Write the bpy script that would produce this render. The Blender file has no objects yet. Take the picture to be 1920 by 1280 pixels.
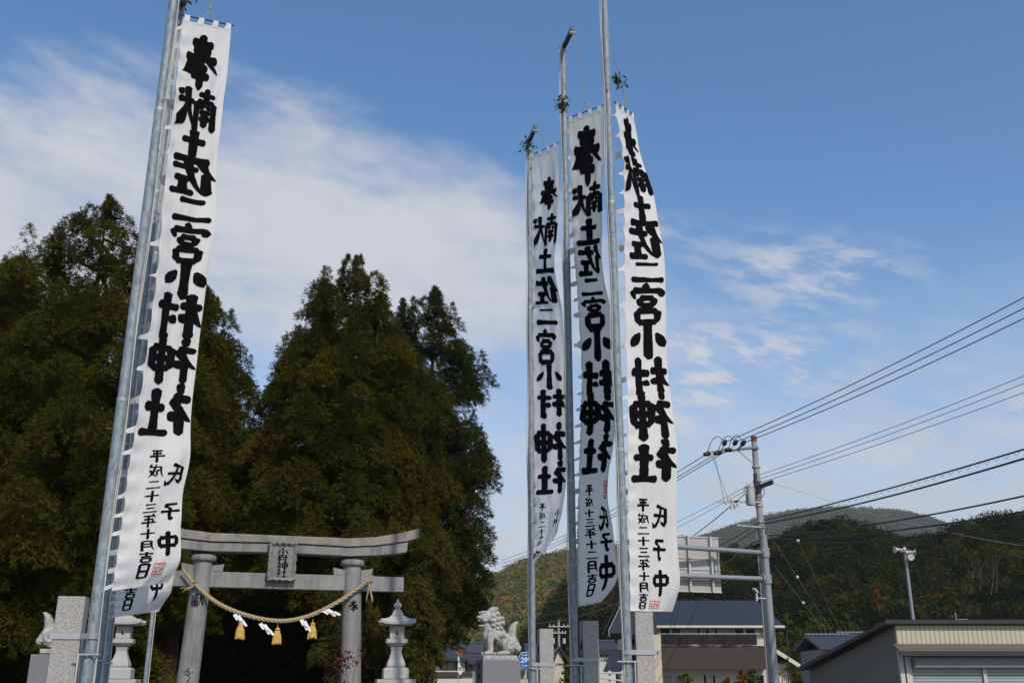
import bpy, bmesh, math, random
import numpy as np
from mathutils import Vector, Matrix

# ------------------------------------------------------------------ camera, sky, sun, exposure
scene = bpy.context.scene
COL = scene.collection
F = 1900.0                      # focal length in photo pixels (1920 wide)
PITCH = math.atan(645.0 / F)
EYE = 1.6
cam_d = bpy.data.cameras.new("camera"); cam = bpy.data.objects.new("camera", cam_d); COL.objects.link(cam)
cam_d.sensor_width = 36.0; cam_d.lens = F * 36 / 1920
cam_d.clip_start = 0.1; cam_d.clip_end = 8000
cam.location = (0, 0, EYE); cam.rotation_euler = (math.pi / 2 + PITCH, 0, 0)
scene.camera = cam

SUN_AZ, SUN_EL = 154.0, 40.0    # azimuth clockwise from +Y, elevation
az, el = math.radians(SUN_AZ), math.radians(SUN_EL)
sun_dir = Vector((math.sin(az) * math.cos(el), math.cos(az) * math.cos(el), math.sin(el)))
sl = bpy.data.lights.new("sun", 'SUN'); sl.energy = 3.7; sl.angle = math.radians(0.6); sl.color = (1.0, 0.93, 0.83)
so = bpy.data.objects.new("sun", sl); COL.objects.link(so)
so.rotation_euler = sun_dir.to_track_quat('Z', 'Y').to_euler(); so.location = (30, -30, 60)

world = bpy.data.worlds.new("World"); scene.world = world; world.use_nodes = True
def build_world():
    nt = world.node_tree; N = nt.nodes; L = nt.links; N.clear()
    out = N.new('ShaderNodeOutputWorld'); bg = N.new('ShaderNodeBackground'); L.new(bg.outputs[0], out.inputs[0])
    bg.inputs[1].default_value = 0.075
    sky = N.new('ShaderNodeTexSky'); sky.sky_type = 'NISHITA'; sky.sun_disc = False
    sky.sun_elevation = el; sky.sun_rotation = az; sky.air_density = 1.0; sky.dust_density = 0.6; sky.ozone_density = 2.0
    def m(op, a, b=None, c=None, clamp=False):
        n = N.new('ShaderNodeMath'); n.operation = op; n.use_clamp = clamp
        for i, v in enumerate((a, b, c)):
            if v is None: continue
            if isinstance(v, (int, float)): n.inputs[i].default_value = v
            else: L.new(v, n.inputs[i])
        return n.outputs[0]
    def mr(v, a, b, c, d, smooth=True):
        n = N.new('ShaderNodeMapRange'); n.interpolation_type = 'SMOOTHSTEP' if smooth else 'LINEAR'
        L.new(v, n.inputs[0])
        for i, q in enumerate((a, b, c, d)): n.inputs[i + 1].default_value = q
        return n.outputs[0]
    tc = N.new('ShaderNodeTexCoord'); sep = N.new('ShaderNodeSeparateXYZ'); L.new(tc.outputs['Generated'], sep.inputs[0])
    X, Y, Z = sep.outputs
    azd = m('MULTIPLY', m('ARCTAN2', X, Y), 57.2958)          # degrees from +Y, clockwise
    eld = m('MULTIPLY', m('ARCSINE', Z), 57.2958)
    def noise(sx, sy, scale, det, rough, w=0.0, dist=0.0, shear=0.0):
        cb = N.new('ShaderNodeCombineXYZ')
        L.new(m('MULTIPLY', m('ADD', azd, m('MULTIPLY', eld, shear)), sx), cb.inputs[0]); L.new(m('MULTIPLY', eld, sy), cb.inputs[1]); cb.inputs[2].default_value = w
        n = N.new('ShaderNodeTexNoise'); n.inputs['Scale'].default_value = scale; n.inputs['Detail'].default_value = det
        n.inputs['Roughness'].default_value = rough; n.inputs['Distortion'].default_value = dist
        L.new(cb.outputs[0], n.inputs['Vector']); return n.outputs['Fac']
    def blob(a0, e0, ra, re, tilt=0.0):
        da = m('SUBTRACT', azd, a0); de = m('SUBTRACT', m('SUBTRACT', eld, e0), m('MULTIPLY', da, tilt))
        q = m('ADD', m('POWER', m('ABSOLUTE', m('DIVIDE', da, ra)), 2.0), m('POWER', m('ABSOLUTE', m('DIVIDE', de, re)), 2.0))
        return m('EXPONENT', m('MULTIPLY', q, -1.0))
    n_big = noise(0.09, 0.18, 1.0, 7, 0.58, 1.7, 0.1, 0.6)
    n_wisp = noise(0.13, 0.30, 1.0, 8, 0.6, 8.3, 0.15, 0.9)
    # main bank : below an arc that peaks to the left
    arc = m('SUBTRACT', 31.6, m('POWER', m('ABSOLUTE', m('DIVIDE', m('ADD', azd, 18.0), 9.3)), 2.0))
    edge = m('ADD', m('SUBTRACT', arc, eld), m('MULTIPLY', m('SUBTRACT', n_wisp, 0.5), 11.0))
    top = mr(edge, -1.5, 4.5, 0, 1)
    dens = mr(azd, -3.0, 18.0, 1.0, 0.52)
    floor_ = mr(m('ADD', eld, m('MULTIPLY', m('SUBTRACT', n_big, 0.5), 10.0)), 16.5, 21.5, 0.35, 1.0)
    wis = mr(n_big, 0.26, 0.5, 0.6, 1.0)
    bank = m('MULTIPLY', m('MULTIPLY', top, dens), m('MULTIPLY', floor_, wis))
    # thin streaks to the right
    st = m('ADD', m('MULTIPLY', blob(17.5, 21.8, 5.5, 1.7, -0.12), 1.0), m('MULTIPLY', blob(12.5, 17.2, 9.0, 2.8, -0.10), 1.2))
    st = m('ADD', st, m('MULTIPLY', blob(8.0, 24.8, 4.0, 1.2, -0.2), 0.5))
    st = m('ADD', st, m('MULTIPLY', blob(9.5, 13.5, 8.0, 2.0, -0.1), 0.7))
    n_w2 = noise(0.30, 0.62, 1.0, 8, 0.62, 5.1, 0.15, 1.3)
    st = m('MULTIPLY', st, mr(n_w2, 0.40, 0.64, 0.08, 1.0))
    low = m('MULTIPLY', mr(eld, 24.0, 6.0, 0.0, 1.0), mr(n_w2, 0.3, 0.62, 0.55, 1.0))
    puff = m('ADD', m('ADD', blob(21.6, 12.2, 2.3, 1.0, 0.3), blob(27.4, 13.8, 1.5, 1.0, 0.2)), m('ADD', blob(26.3, 9.0, 2.4, 0.9, 0.25), m('MULTIPLY', blob(1.5, 6.8, 2.5, 0.8), 0.8)))
    n_puff = noise(0.55, 0.7, 1.0, 5, 0.6, 4.2)
    puff = mr(m('MULTIPLY', puff, mr(n_puff, 0.36, 0.6, 0.15, 1.0)), 0.10, 0.6, 0.0, 0.8)
    mask = m('MAXIMUM', m('MAXIMUM', bank, m('MULTIPLY', st, 1.0)), m('MAXIMUM', low, puff), clamp=True)
    hs = N.new('ShaderNodeHueSaturation'); hs.inputs['Saturation'].default_value = 1.2; hs.inputs['Value'].default_value = SKY_VAL
    L.new(sky.outputs[0], hs.inputs['Color'])
    shade = N.new('ShaderNodeMix'); shade.data_type = 'RGBA'
    L.new(mr(n_big, 0.35, 0.62, 0, 1), shade.inputs['Factor']); shade.inputs['A'].default_value = CLOUD_A; shade.inputs['B'].default_value = CLOUD_B
    mix = N.new('ShaderNodeMix'); mix.data_type = 'RGBA'
    L.new(m('MULTIPLY', mask, 0.93), mix.inputs['Factor']); L.new(hs.outputs[0], mix.inputs['A']); L.new(shade.outputs['Result'], mix.inputs['B'])
    L.new(mix.outputs['Result'], bg.inputs[0])
SKY_VAL = 2.2
CLOUD_A = (7.9, 8.2, 9.0, 1); CLOUD_B = (9.1, 9.15, 9.5, 1)
build_world()
scene.view_settings.view_transform = 'Standard'; scene.view_settings.look = 'None'
scene.view_settings.exposure = 0.0; scene.view_settings.gamma = 1.0
HAZE = 0.00018
scene.cycles.max_bounces = 8; scene.cycles.volume_bounces = 0; scene.cycles.transparent_max_bounces = 8

# ------------------------------------------------------------------ measuring helpers
CP, SP = math.cos(PITCH), math.sin(PITCH)
def P(px, py, Y):
    """world point at ground depth Y that the photograph shows at (px,py)"""
    u = (px - 960) / F; v = (640 - py) / F
    dy = CP - v * SP; dz = SP + v * CP
    return Vector((u / dy * Y, Y, EYE + dz / dy * Y))
def Pz(px, py, z):
    a = P(px, py, 1.0); return P(px, py, (z - EYE) / (a.z - EYE))
def rnd(a, b): return random.uniform(a, b)

# ------------------------------------------------------------------ materials
M = {}
def mat(name, color, rough=0.7, metal=0.0, var=0.12, vscale=3.0, bump=0.0, bscale=40.0, spec=0.4, extra=None):
    m = bpy.data.materials.new(name); m.use_nodes = True
    nt = m.node_tree; N, L = nt.nodes, nt.links
    b = N['Principled BSDF']; b.inputs['Roughness'].default_value = rough; b.inputs['Metallic'].default_value = metal
    b.inputs['Specular IOR Level'].default_value = spec
    tc = N.new('ShaderNodeTexCoord')
    n = N.new('ShaderNodeTexNoise'); n.inputs['Scale'].default_value = vscale; n.inputs['Detail'].default_value = 6; n.inputs['Roughness'].default_value = 0.65
    L.new(tc.outputs['Object'], n.inputs['Vector'])
    r = N.new('ShaderNodeValToRGB'); r.color_ramp.elements[0].position = 0.3; r.color_ramp.elements[1].position = 0.72
    c = [x * 0.86 for x in color]
    r.color_ramp.elements[0].color = tuple(max(0, x * (1 - var)) for x in c[:3]) + (1,)
    r.color_ramp.elements[1].color = tuple(min(1, x * (1 + var)) for x in c[:3]) + (1,)
    L.new(n.outputs['Fac'], r.inputs[0]); L.new(r.outputs[0], b.inputs['Base Color'])
    if bump:
        n2 = N.new('ShaderNodeTexNoise'); n2.inputs['Scale'].default_value = bscale; n2.inputs['Detail'].default_value = 4
        L.new(tc.outputs['Object'], n2.inputs['Vector'])
        bp = N.new('ShaderNodeBump'); bp.inputs['Strength'].default_value = bump; bp.inputs['Distance'].default_value = 0.02
        L.new(n2.outputs['Fac'], bp.inputs['Height']); L.new(bp.outputs[0], b.inputs['Normal'])
    if extra: extra(nt, b, r, tc)
    M[name] = m; return m
def speckle(scale, dark, amount=0.5):
    def ex(nt, b, r, tc):
        N, L = nt.nodes, nt.links
        v = N.new('ShaderNodeTexVoronoi'); v.inputs['Scale'].default_value = scale; L.new(tc.outputs['Object'], v.inputs['Vector'])
        cr = N.new('ShaderNodeValToRGB'); cr.color_ramp.interpolation = 'LINEAR'
        cr.color_ramp.elements[0].position = 0.25; cr.color_ramp.elements[0].color = (0, 0, 0, 1); cr.color_ramp.elements[1].position = 0.75
        sx = N.new('ShaderNodeSeparateColor'); L.new(v.outputs['Color'], sx.inputs[0]); L.new(sx.outputs[0], cr.inputs[0])
        mx = N.new('ShaderNodeMix'); mx.data_type = 'RGBA'; mx.blend_type = 'MIX'
        mt = N.new('ShaderNodeMath'); mt.operation = 'MULTIPLY'; mt.inputs[1].default_value = amount; L.new(cr.outputs[0], mt.inputs[0])
        L.new(mt.outputs[0], mx.inputs['Factor']); L.new(r.outputs[0], mx.inputs['A']); mx.inputs['B'].default_value = dark + (1,)
        L.new(mx.outputs['Result'], b.inputs['Base Color'])
    return ex
def stripes(axis, period, depth=0.4, dark=0.75, sharp=0.2):
    """ribs / laps of a cladding: bump and a dark joint, in object space"""
    def ex(nt, b, r, tc):
        N, L = nt.nodes, nt.links
        s = N.new('ShaderNodeSeparateXYZ'); L.new(tc.outputs['Object'], s.inputs[0])
        f = N.new('ShaderNodeMath'); f.operation = 'MULTIPLY'; f.inputs[1].default_value = 1.0 / period; L.new(s.outputs[axis], f.inputs[0])
        fr = N.new('ShaderNodeMath'); fr.operation = 'FRACT'; L.new(f.outputs[0], fr.inputs[0])
        g = N.new('ShaderNodeMapRange'); g.interpolation_type = 'SMOOTHSTEP'; L.new(fr.outputs[0], g.inputs[0])
        g.inputs[1].default_value = 0.0; g.inputs[2].default_value = sharp; g.inputs[3].default_value = dark; g.inputs[4].default_value = 1.0
        mx = N.new('ShaderNodeMix'); mx.data_type = 'RGBA'; mx.blend_type = 'MULTIPLY'; mx.inputs['Factor'].default_value = 1
        L.new(r.outputs[0], mx.inputs['A']); L.new(g.outputs[0], mx.inputs['B']); L.new(mx.outputs['Result'], b.inputs['Base Color'])
        bp = N.new('ShaderNodeBump'); bp.inputs['Strength'].default_value = depth; bp.inputs['Distance'].default_value = 0.03
        L.new(g.outputs[0], bp.inputs['Height']); L.new(bp.outputs[0], b.inputs['Normal'])
    return ex
def streaks(dark, amount, sxy=3.0, sz=0.25, lo=0.5, hi=0.75):
    """dirt that has run down the stone in its own streaks"""
    def ex(nt, b, r, tc):
        N, L = nt.nodes, nt.links
        mp = N.new('ShaderNodeMapping'); mp.inputs['Scale'].default_value = (sxy, sxy, sz); L.new(tc.outputs['Object'], mp.inputs[0])
        n = N.new('ShaderNodeTexNoise'); n.inputs['Scale'].default_value = 2.0; n.inputs['Detail'].default_value = 7; n.inputs['Roughness'].default_value = 0.7
        L.new(mp.outputs[0], n.inputs['Vector'])
        g = N.new('ShaderNodeMapRange'); L.new(n.outputs['Fac'], g.inputs[0]); g.inputs[1].default_value = lo; g.inputs[2].default_value = hi; g.inputs[3].default_value = 0; g.inputs[4].default_value = amount
        mx = N.new('ShaderNodeMix'); mx.data_type = 'RGBA'; L.new(g.outputs[0], mx.inputs['Factor'])
        L.new(r.outputs[0], mx.inputs['A']); mx.inputs['B'].default_value = dark + (1,); L.new(mx.outputs['Result'], b.inputs['Base Color'])
    return ex
def both(*fs):
    def ex(nt, b, r, tc):
        for f in fs: f(nt, b, r, tc)
    return ex
def foliage(name, stops, trans=0.35, dim=0.72):
    m = bpy.data.materials.new(name); m.use_nodes = True
    nt = m.node_tree; N, L = nt.nodes, nt.links; N.clear()
    out = N.new('ShaderNodeOutputMaterial')
    a = N.new('ShaderNodeAttribute'); a.attribute_name = 'tint'
    r = N.new('ShaderNodeValToRGB'); els = r.color_ramp.elements
    while len(els) < len(stops): els.new(0.5)
    for e, (p, c) in zip(els, stops): e.position = p; e.color = tuple(x * dim for x in c) + (1,)
    L.new(a.outputs['Fac'], r.inputs[0])
    d = N.new('ShaderNodeBsdfDiffuse'); t = N.new('ShaderNodeBsdfTranslucent'); g = N.new('ShaderNodeBsdfGlossy'); g.inputs['Roughness'].default_value = 0.5
    L.new(r.outputs[0], d.inputs[0]); L.new(r.outputs[0], t.inputs[0]); g.inputs[0].default_value = (0.5, 0.5, 0.45, 1)
    mx = N.new('ShaderNodeMixShader'); mx.inputs[0].default_value = trans; L.new(d.outputs[0], mx.inputs[1]); L.new(t.outputs[0], mx.inputs[2])
    m2 = N.new('ShaderNodeMixShader'); m2.inputs[0].default_value = 0.006; L.new(mx.outputs[0], m2.inputs[1]); L.new(g.outputs[0], m2.inputs[2])
    L.new(m2.outputs[0], out.inputs[0]); M[name] = m; return m
def cloth(name, col, trans):
    m = bpy.data.materials.new(name); m.use_nodes = True
    nt = m.node_tree; N, L = nt.nodes, nt.links; N.clear()
    out = N.new('ShaderNodeOutputMaterial'); tc = N.new('ShaderNodeTexCoord')
    n = N.new('ShaderNodeTexNoise'); n.inputs['Scale'].default_value = 1.4; n.inputs['Detail'].default_value = 7; L.new(tc.outputs['Object'], n.inputs['Vector'])
    r = N.new('ShaderNodeValToRGB'); r.color_ramp.elements[0].position = 0.3; r.color_ramp.elements[1].position = 0.65
    r.color_ramp.elements[0].color = tuple(x * 0.93 for x in col) + (1,); r.color_ramp.elements[1].color = col + (1,); L.new(n.outputs['Fac'], r.inputs[0])
    mp = N.new('ShaderNodeMapping'); mp.inputs['Scale'].default_value = (5, 5, 1.2); L.new(tc.outputs['Object'], mp.inputs[0])
    n2 = N.new('ShaderNodeTexNoise'); n2.inputs['Scale'].default_value = 1.6; n2.inputs['Detail'].default_value = 5; n2.inputs['Distortion'].default_value = 0.6; L.new(mp.outputs[0], n2.inputs['Vector'])
    bp = N.new('ShaderNodeBump'); bp.inputs['Strength'].default_value = 0.42; bp.inputs['Distance'].default_value = 0.06; L.new(n2.outputs['Fac'], bp.inputs['Height'])
    d = N.new('ShaderNodeBsdfDiffuse'); t = N.new('ShaderNodeBsdfTranslucent')
    for s in (d, t): L.new(r.outputs[0], s.inputs[0]); L.new(bp.outputs[0], s.inputs['Normal'])
    mx = N.new('ShaderNodeMixShader'); mx.inputs[0].default_value = trans; L.new(d.outputs[0], mx.inputs[1]); L.new(t.outputs[0], mx.inputs[2]); L.new(mx.outputs[0], out.inputs[0])
    M[name] = m; return m

def galv(nt, b, r, tc):
    N, L = nt.nodes, nt.links
    mp = N.new('ShaderNodeMapping'); mp.inputs['Scale'].default_value = (1, 1, 0.35); L.new(tc.outputs['Object'], mp.inputs[0])
    v = N.new('ShaderNodeTexVoronoi'); v.inputs['Scale'].default_value = 70; L.new(mp.outputs[0], v.inputs['Vector'])
    n = N.new('ShaderNodeTexNoise'); n.inputs['Scale'].default_value = 16; n.inputs['Detail'].default_value = 8; n.inputs['Roughness'].default_value = 0.75; L.new(mp.outputs[0], n.inputs['Vector'])
    ad = N.new('ShaderNodeMath'); ad.operation = 'MULTIPLY_ADD'; sc = N.new('ShaderNodeSeparateColor'); L.new(v.outputs['Color'], sc.inputs[0])
    L.new(sc.outputs[0], ad.inputs[0]); ad.inputs[1].default_value = 0.16; L.new(n.outputs['Fac'], ad.inputs[2])
    r.color_ramp.elements[0].position = 0.36; r.color_ramp.elements[1].position = 0.84
    r.color_ramp.elements[0].color = (0.085, 0.115, 0.145, 1); r.color_ramp.elements[1].color = (0.33, 0.37, 0.38, 1)
    L.new(ad.outputs[0], r.inputs[0])
mat('galvanised', (0.3, 0.33, 0.36), 0.6, 0.15, spec=0.3, extra=galv)
mat('granite', (0.46, 0.44, 0.41), 0.75, 0, 0.1, 2.0, extra=speckle(170, (0.08, 0.08, 0.08), 0.7))
mat('concrete', (0.245, 0.24, 0.232), 0.85, 0, 0.16, 2.2, 0.2, 60, extra=both(streaks((0.075, 0.07, 0.06), 0.95, 3.0, 0.45, 0.47, 0.74)))
mat('lichen_concrete', (0.27, 0.255, 0.22), 0.9, 0, 0.22, 3.0, 0.3, 50, extra=streaks((0.075, 0.07, 0.055), 0.85, 1.6, 1.2, 0.48, 0.75))
mat('polished_stone', (0.20, 0.205, 0.215), 0.35, 0, 0.08, 6, extra=speckle(160, (0.12, 0.12, 0.125), 0.4))
mat('carved_stone', (0.42, 0.41, 0.385), 0.85, 0, 0.2, 7, 0.5, 45, extra=streaks((0.09, 0.08, 0.065), 0.8, 4.0, 2.5, 0.5, 0.72))
mat('lantern_stone', (0.47, 0.46, 0.43), 0.85, 0, 0.1, 5, 0.2, 70, extra=both(speckle(150, (0.22, 0.22, 0.22), 0.5)))
mat('steel', (0.38, 0.39, 0.40), 0.55, 0.3)
mat('dark_steel', (0.03, 0.032, 0.035), 0.5, 0.3)
mat('ink', (0.007, 0.007, 0.0075), 0.95, 0, 0.3, 8, spec=0.0)
mat('red_ink', (0.62, 0.16, 0.15), 0.9, 0, 0.15, 20, spec=0.1)
mat('strong_red_ink', (0.55, 0.03, 0.03), 0.9, spec=0.1)
mat('rope', (0.36, 0.30, 0.20), 0.9, 0, 0.2, 30)
mat('white_rope', (0.55, 0.52, 0.46), 0.9)
mat('straw', (0.41, 0.31, 0.18), 0.85, 0, 0.25, 60, 0.4, 160)
mat('tassel_straw', (0.60, 0.38, 0.11), 0.85, 0, 0.25, 40, 0.5, 120)
mat('paper', (0.8, 0.8, 0.8), 0.8, 0, 0.03)
mat('bark', (0.075, 0.05, 0.035), 0.95, 0, 0.35, 6, 0.6, 14)
mat('pale_bark', (0.06, 0.053, 0.042), 0.95, 0, 0.3, 6)
mat('gravel', (0.22, 0.21, 0.19), 0.95, 0, 0.3, 1.5, 0.5, 30)
mat('asphalt', (0.05, 0.05, 0.052), 0.9, 0, 0.2, 8, 0.3, 90)
mat('forest_floor', (0.03, 0.035, 0.012), 0.95, 0, 0.4, 0.15)
mat('hill_green', (0.045, 0.05, 0.016), 0.95, 0, 0.5, 0.03)
mat('insulator', (0.55, 0.53, 0.5), 0.3)
mat('black_rubber', (0.012, 0.012, 0.013), 0.5)
mat('pole_concrete', (0.30, 0.29, 0.27), 0.85, 0, 0.12, 2.0, 0.15, 50)
mat('pole_paint', (0.25, 0.275, 0.30), 0.45, 0.2, 0.06, 2.0)
mat('sign_back', (0.42, 0.40, 0.37), 0.6, 0.2, 0.12, 1.2)
mat('slate_roof', (0.030, 0.037, 0.052), 0.6, 0, 0.15, 1.0, extra=stripes(2, 0.11, 0.5, 0.6, 0.22))
mat('tile_roof', (0.05, 0.055, 0.065), 0.5, 0, 0.2, 2.0, extra=stripes(0, 0.28, 0.8, 0.45, 0.5))
mat('purple_roof', (0.055, 0.03, 0.055), 0.6, 0, 0.1, 1, extra=stripes(0, 0.3, 0.5, 0.6, 0.3))
mat('cream_wall', (0.56, 0.50, 0.38), 0.9, 0, 0.05, 0.8)
mat('white_wall', (0.58, 0.56, 0.52), 0.9, 0, 0.06, 0.8)
mat('grey_wall', (0.25, 0.24, 0.22), 0.9, 0, 0.1, 0.8)
mat('orange_wall', (0.33, 0.09, 0.025), 0.9)
mat('brown_cladding', (0.046, 0.036, 0.029), 0.7, 0, 0.08, 1, extra=stripes(0, 0.14, 0.6, 0.72, 0.35))
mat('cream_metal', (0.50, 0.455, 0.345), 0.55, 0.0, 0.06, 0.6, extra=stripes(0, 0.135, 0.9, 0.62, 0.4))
mat('shaded_side_metal', (0.20, 0.185, 0.155), 0.6, 0.0, 0.07, 0.6, extra=stripes(1, 0.16, 0.9, 0.62, 0.4))  # the shed's cladding darkened: the side wall's shade is put into its colour
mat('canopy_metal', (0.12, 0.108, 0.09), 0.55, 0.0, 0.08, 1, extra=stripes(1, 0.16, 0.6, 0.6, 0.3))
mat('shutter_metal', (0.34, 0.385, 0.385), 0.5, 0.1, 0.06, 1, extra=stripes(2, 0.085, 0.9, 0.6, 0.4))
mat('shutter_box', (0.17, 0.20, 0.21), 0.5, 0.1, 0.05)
mat('dark_trim', (0.028, 0.025, 0.024), 0.6)
mat('cream_trim', (0.55, 0.52, 0.46), 0.6)
mat('glass', (0.008, 0.010, 0.013), 0.25, 0, 0.2, 0.5, spec=0.12)
mat('blue_curtain', (0.03, 0.065, 0.12), 0.5)
mat('pale_glass', (0.25, 0.26, 0.26), 0.15)
mat('black_net', (0.012, 0.012, 0.013), 0.85, 0, 0.5, 8, 0.8, 25)
mat('alu', (0.5, 0.5, 0.49), 0.45, 0.3)
mat('sign_blue', (0.01, 0.12, 0.42), 0.4)
mat('sign_white', (0.8, 0.8, 0.8), 0.4)
mat('pennant_green', (0.02, 0.3, 0.2), 0.8)
mat('pennant_blue', (0.03, 0.18, 0.5), 0.8)
mat('horn_paint', (0.55, 0.54, 0.49), 0.5)
mat('transformer_paint', (0.42, 0.41, 0.39), 0.5, 0, 0.15, 6)
mat('rust', (0.16, 0.06, 0.03), 0.9)
cloth('banner_cloth', (0.76, 0.745, 0.715), 0.32)
cloth('aged_cloth', (0.80, 0.765, 0.70), 0.42)
cloth('thin_cloth', (0.80, 0.79, 0.79), 0.4)
foliage('cedar_foliage', [(0.0, (0.022, 0.034, 0.004)), (0.35, (0.056, 0.068, 0.006)), (0.62, (0.105, 0.104, 0.008)), (0.86, (0.155, 0.126, 0.011)), (0.93, (0.16, 0.06, 0.015)), (1.0, (0.2, 0.055, 0.014))], 0.25, 0.62)
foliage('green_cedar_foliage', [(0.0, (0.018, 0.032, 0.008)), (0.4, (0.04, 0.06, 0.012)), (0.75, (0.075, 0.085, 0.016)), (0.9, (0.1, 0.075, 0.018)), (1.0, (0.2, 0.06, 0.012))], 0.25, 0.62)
foliage('droop_foliage', [(0.0, (0.03, 0.035, 0.008)), (0.5, (0.085, 0.085, 0.016)), (0.9, (0.15, 0.13, 0.022)), (1.0, (0.17, 0.08, 0.02))], 0.3)
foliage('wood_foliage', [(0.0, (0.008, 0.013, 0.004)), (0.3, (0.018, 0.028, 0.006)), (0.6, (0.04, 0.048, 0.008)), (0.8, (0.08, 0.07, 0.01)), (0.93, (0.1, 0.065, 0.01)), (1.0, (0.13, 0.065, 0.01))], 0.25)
foliage('autumn_foliage', [(0.0, (0.05, 0.065, 0.02)), (0.35, (0.11, 0.115, 0.028)), (0.6, (0.18, 0.155, 0.03)), (0.82, (0.24, 0.14, 0.03)), (1.0, (0.22, 0.09, 0.04))], 0.3)
foliage('sunlit_autumn_foliage', [(0.0, (0.05, 0.065, 0.02)), (0.35, (0.11, 0.12, 0.026)), (0.6, (0.18, 0.16, 0.03)), (0.82, (0.24, 0.14, 0.03)), (1.0, (0.22, 0.09, 0.04))], 0.3, 1.0)  # brighter copy of autumn_foliage, sunlight on the hillside painted into its colour
foliage('bush_green', [(0.0, (0.03, 0.05, 0.01)), (0.6, (0.07, 0.1, 0.018)), (1.0, (0.13, 0.14, 0.03))], 0.3)
foliage('maple_orange', [(0.0, (0.12, 0.07, 0.02)), (0.5, (0.26, 0.09, 0.02)), (1.0, (0.32, 0.07, 0.015))], 0.3)
foliage('red_shrub', [(0.0, (0.03, 0.035, 0.015)), (0.45, (0.06, 0.05, 0.02)), (0.6, (0.13, 0.03, 0.02)), (1.0, (0.22, 0.03, 0.02))], 0.3)
foliage('sakaki', [(0.0, (0.02, 0.035, 0.01)), (0.7, (0.06, 0.075, 0.02)), (1.0, (0.2, 0.16, 0.03))], 0.25)

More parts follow.
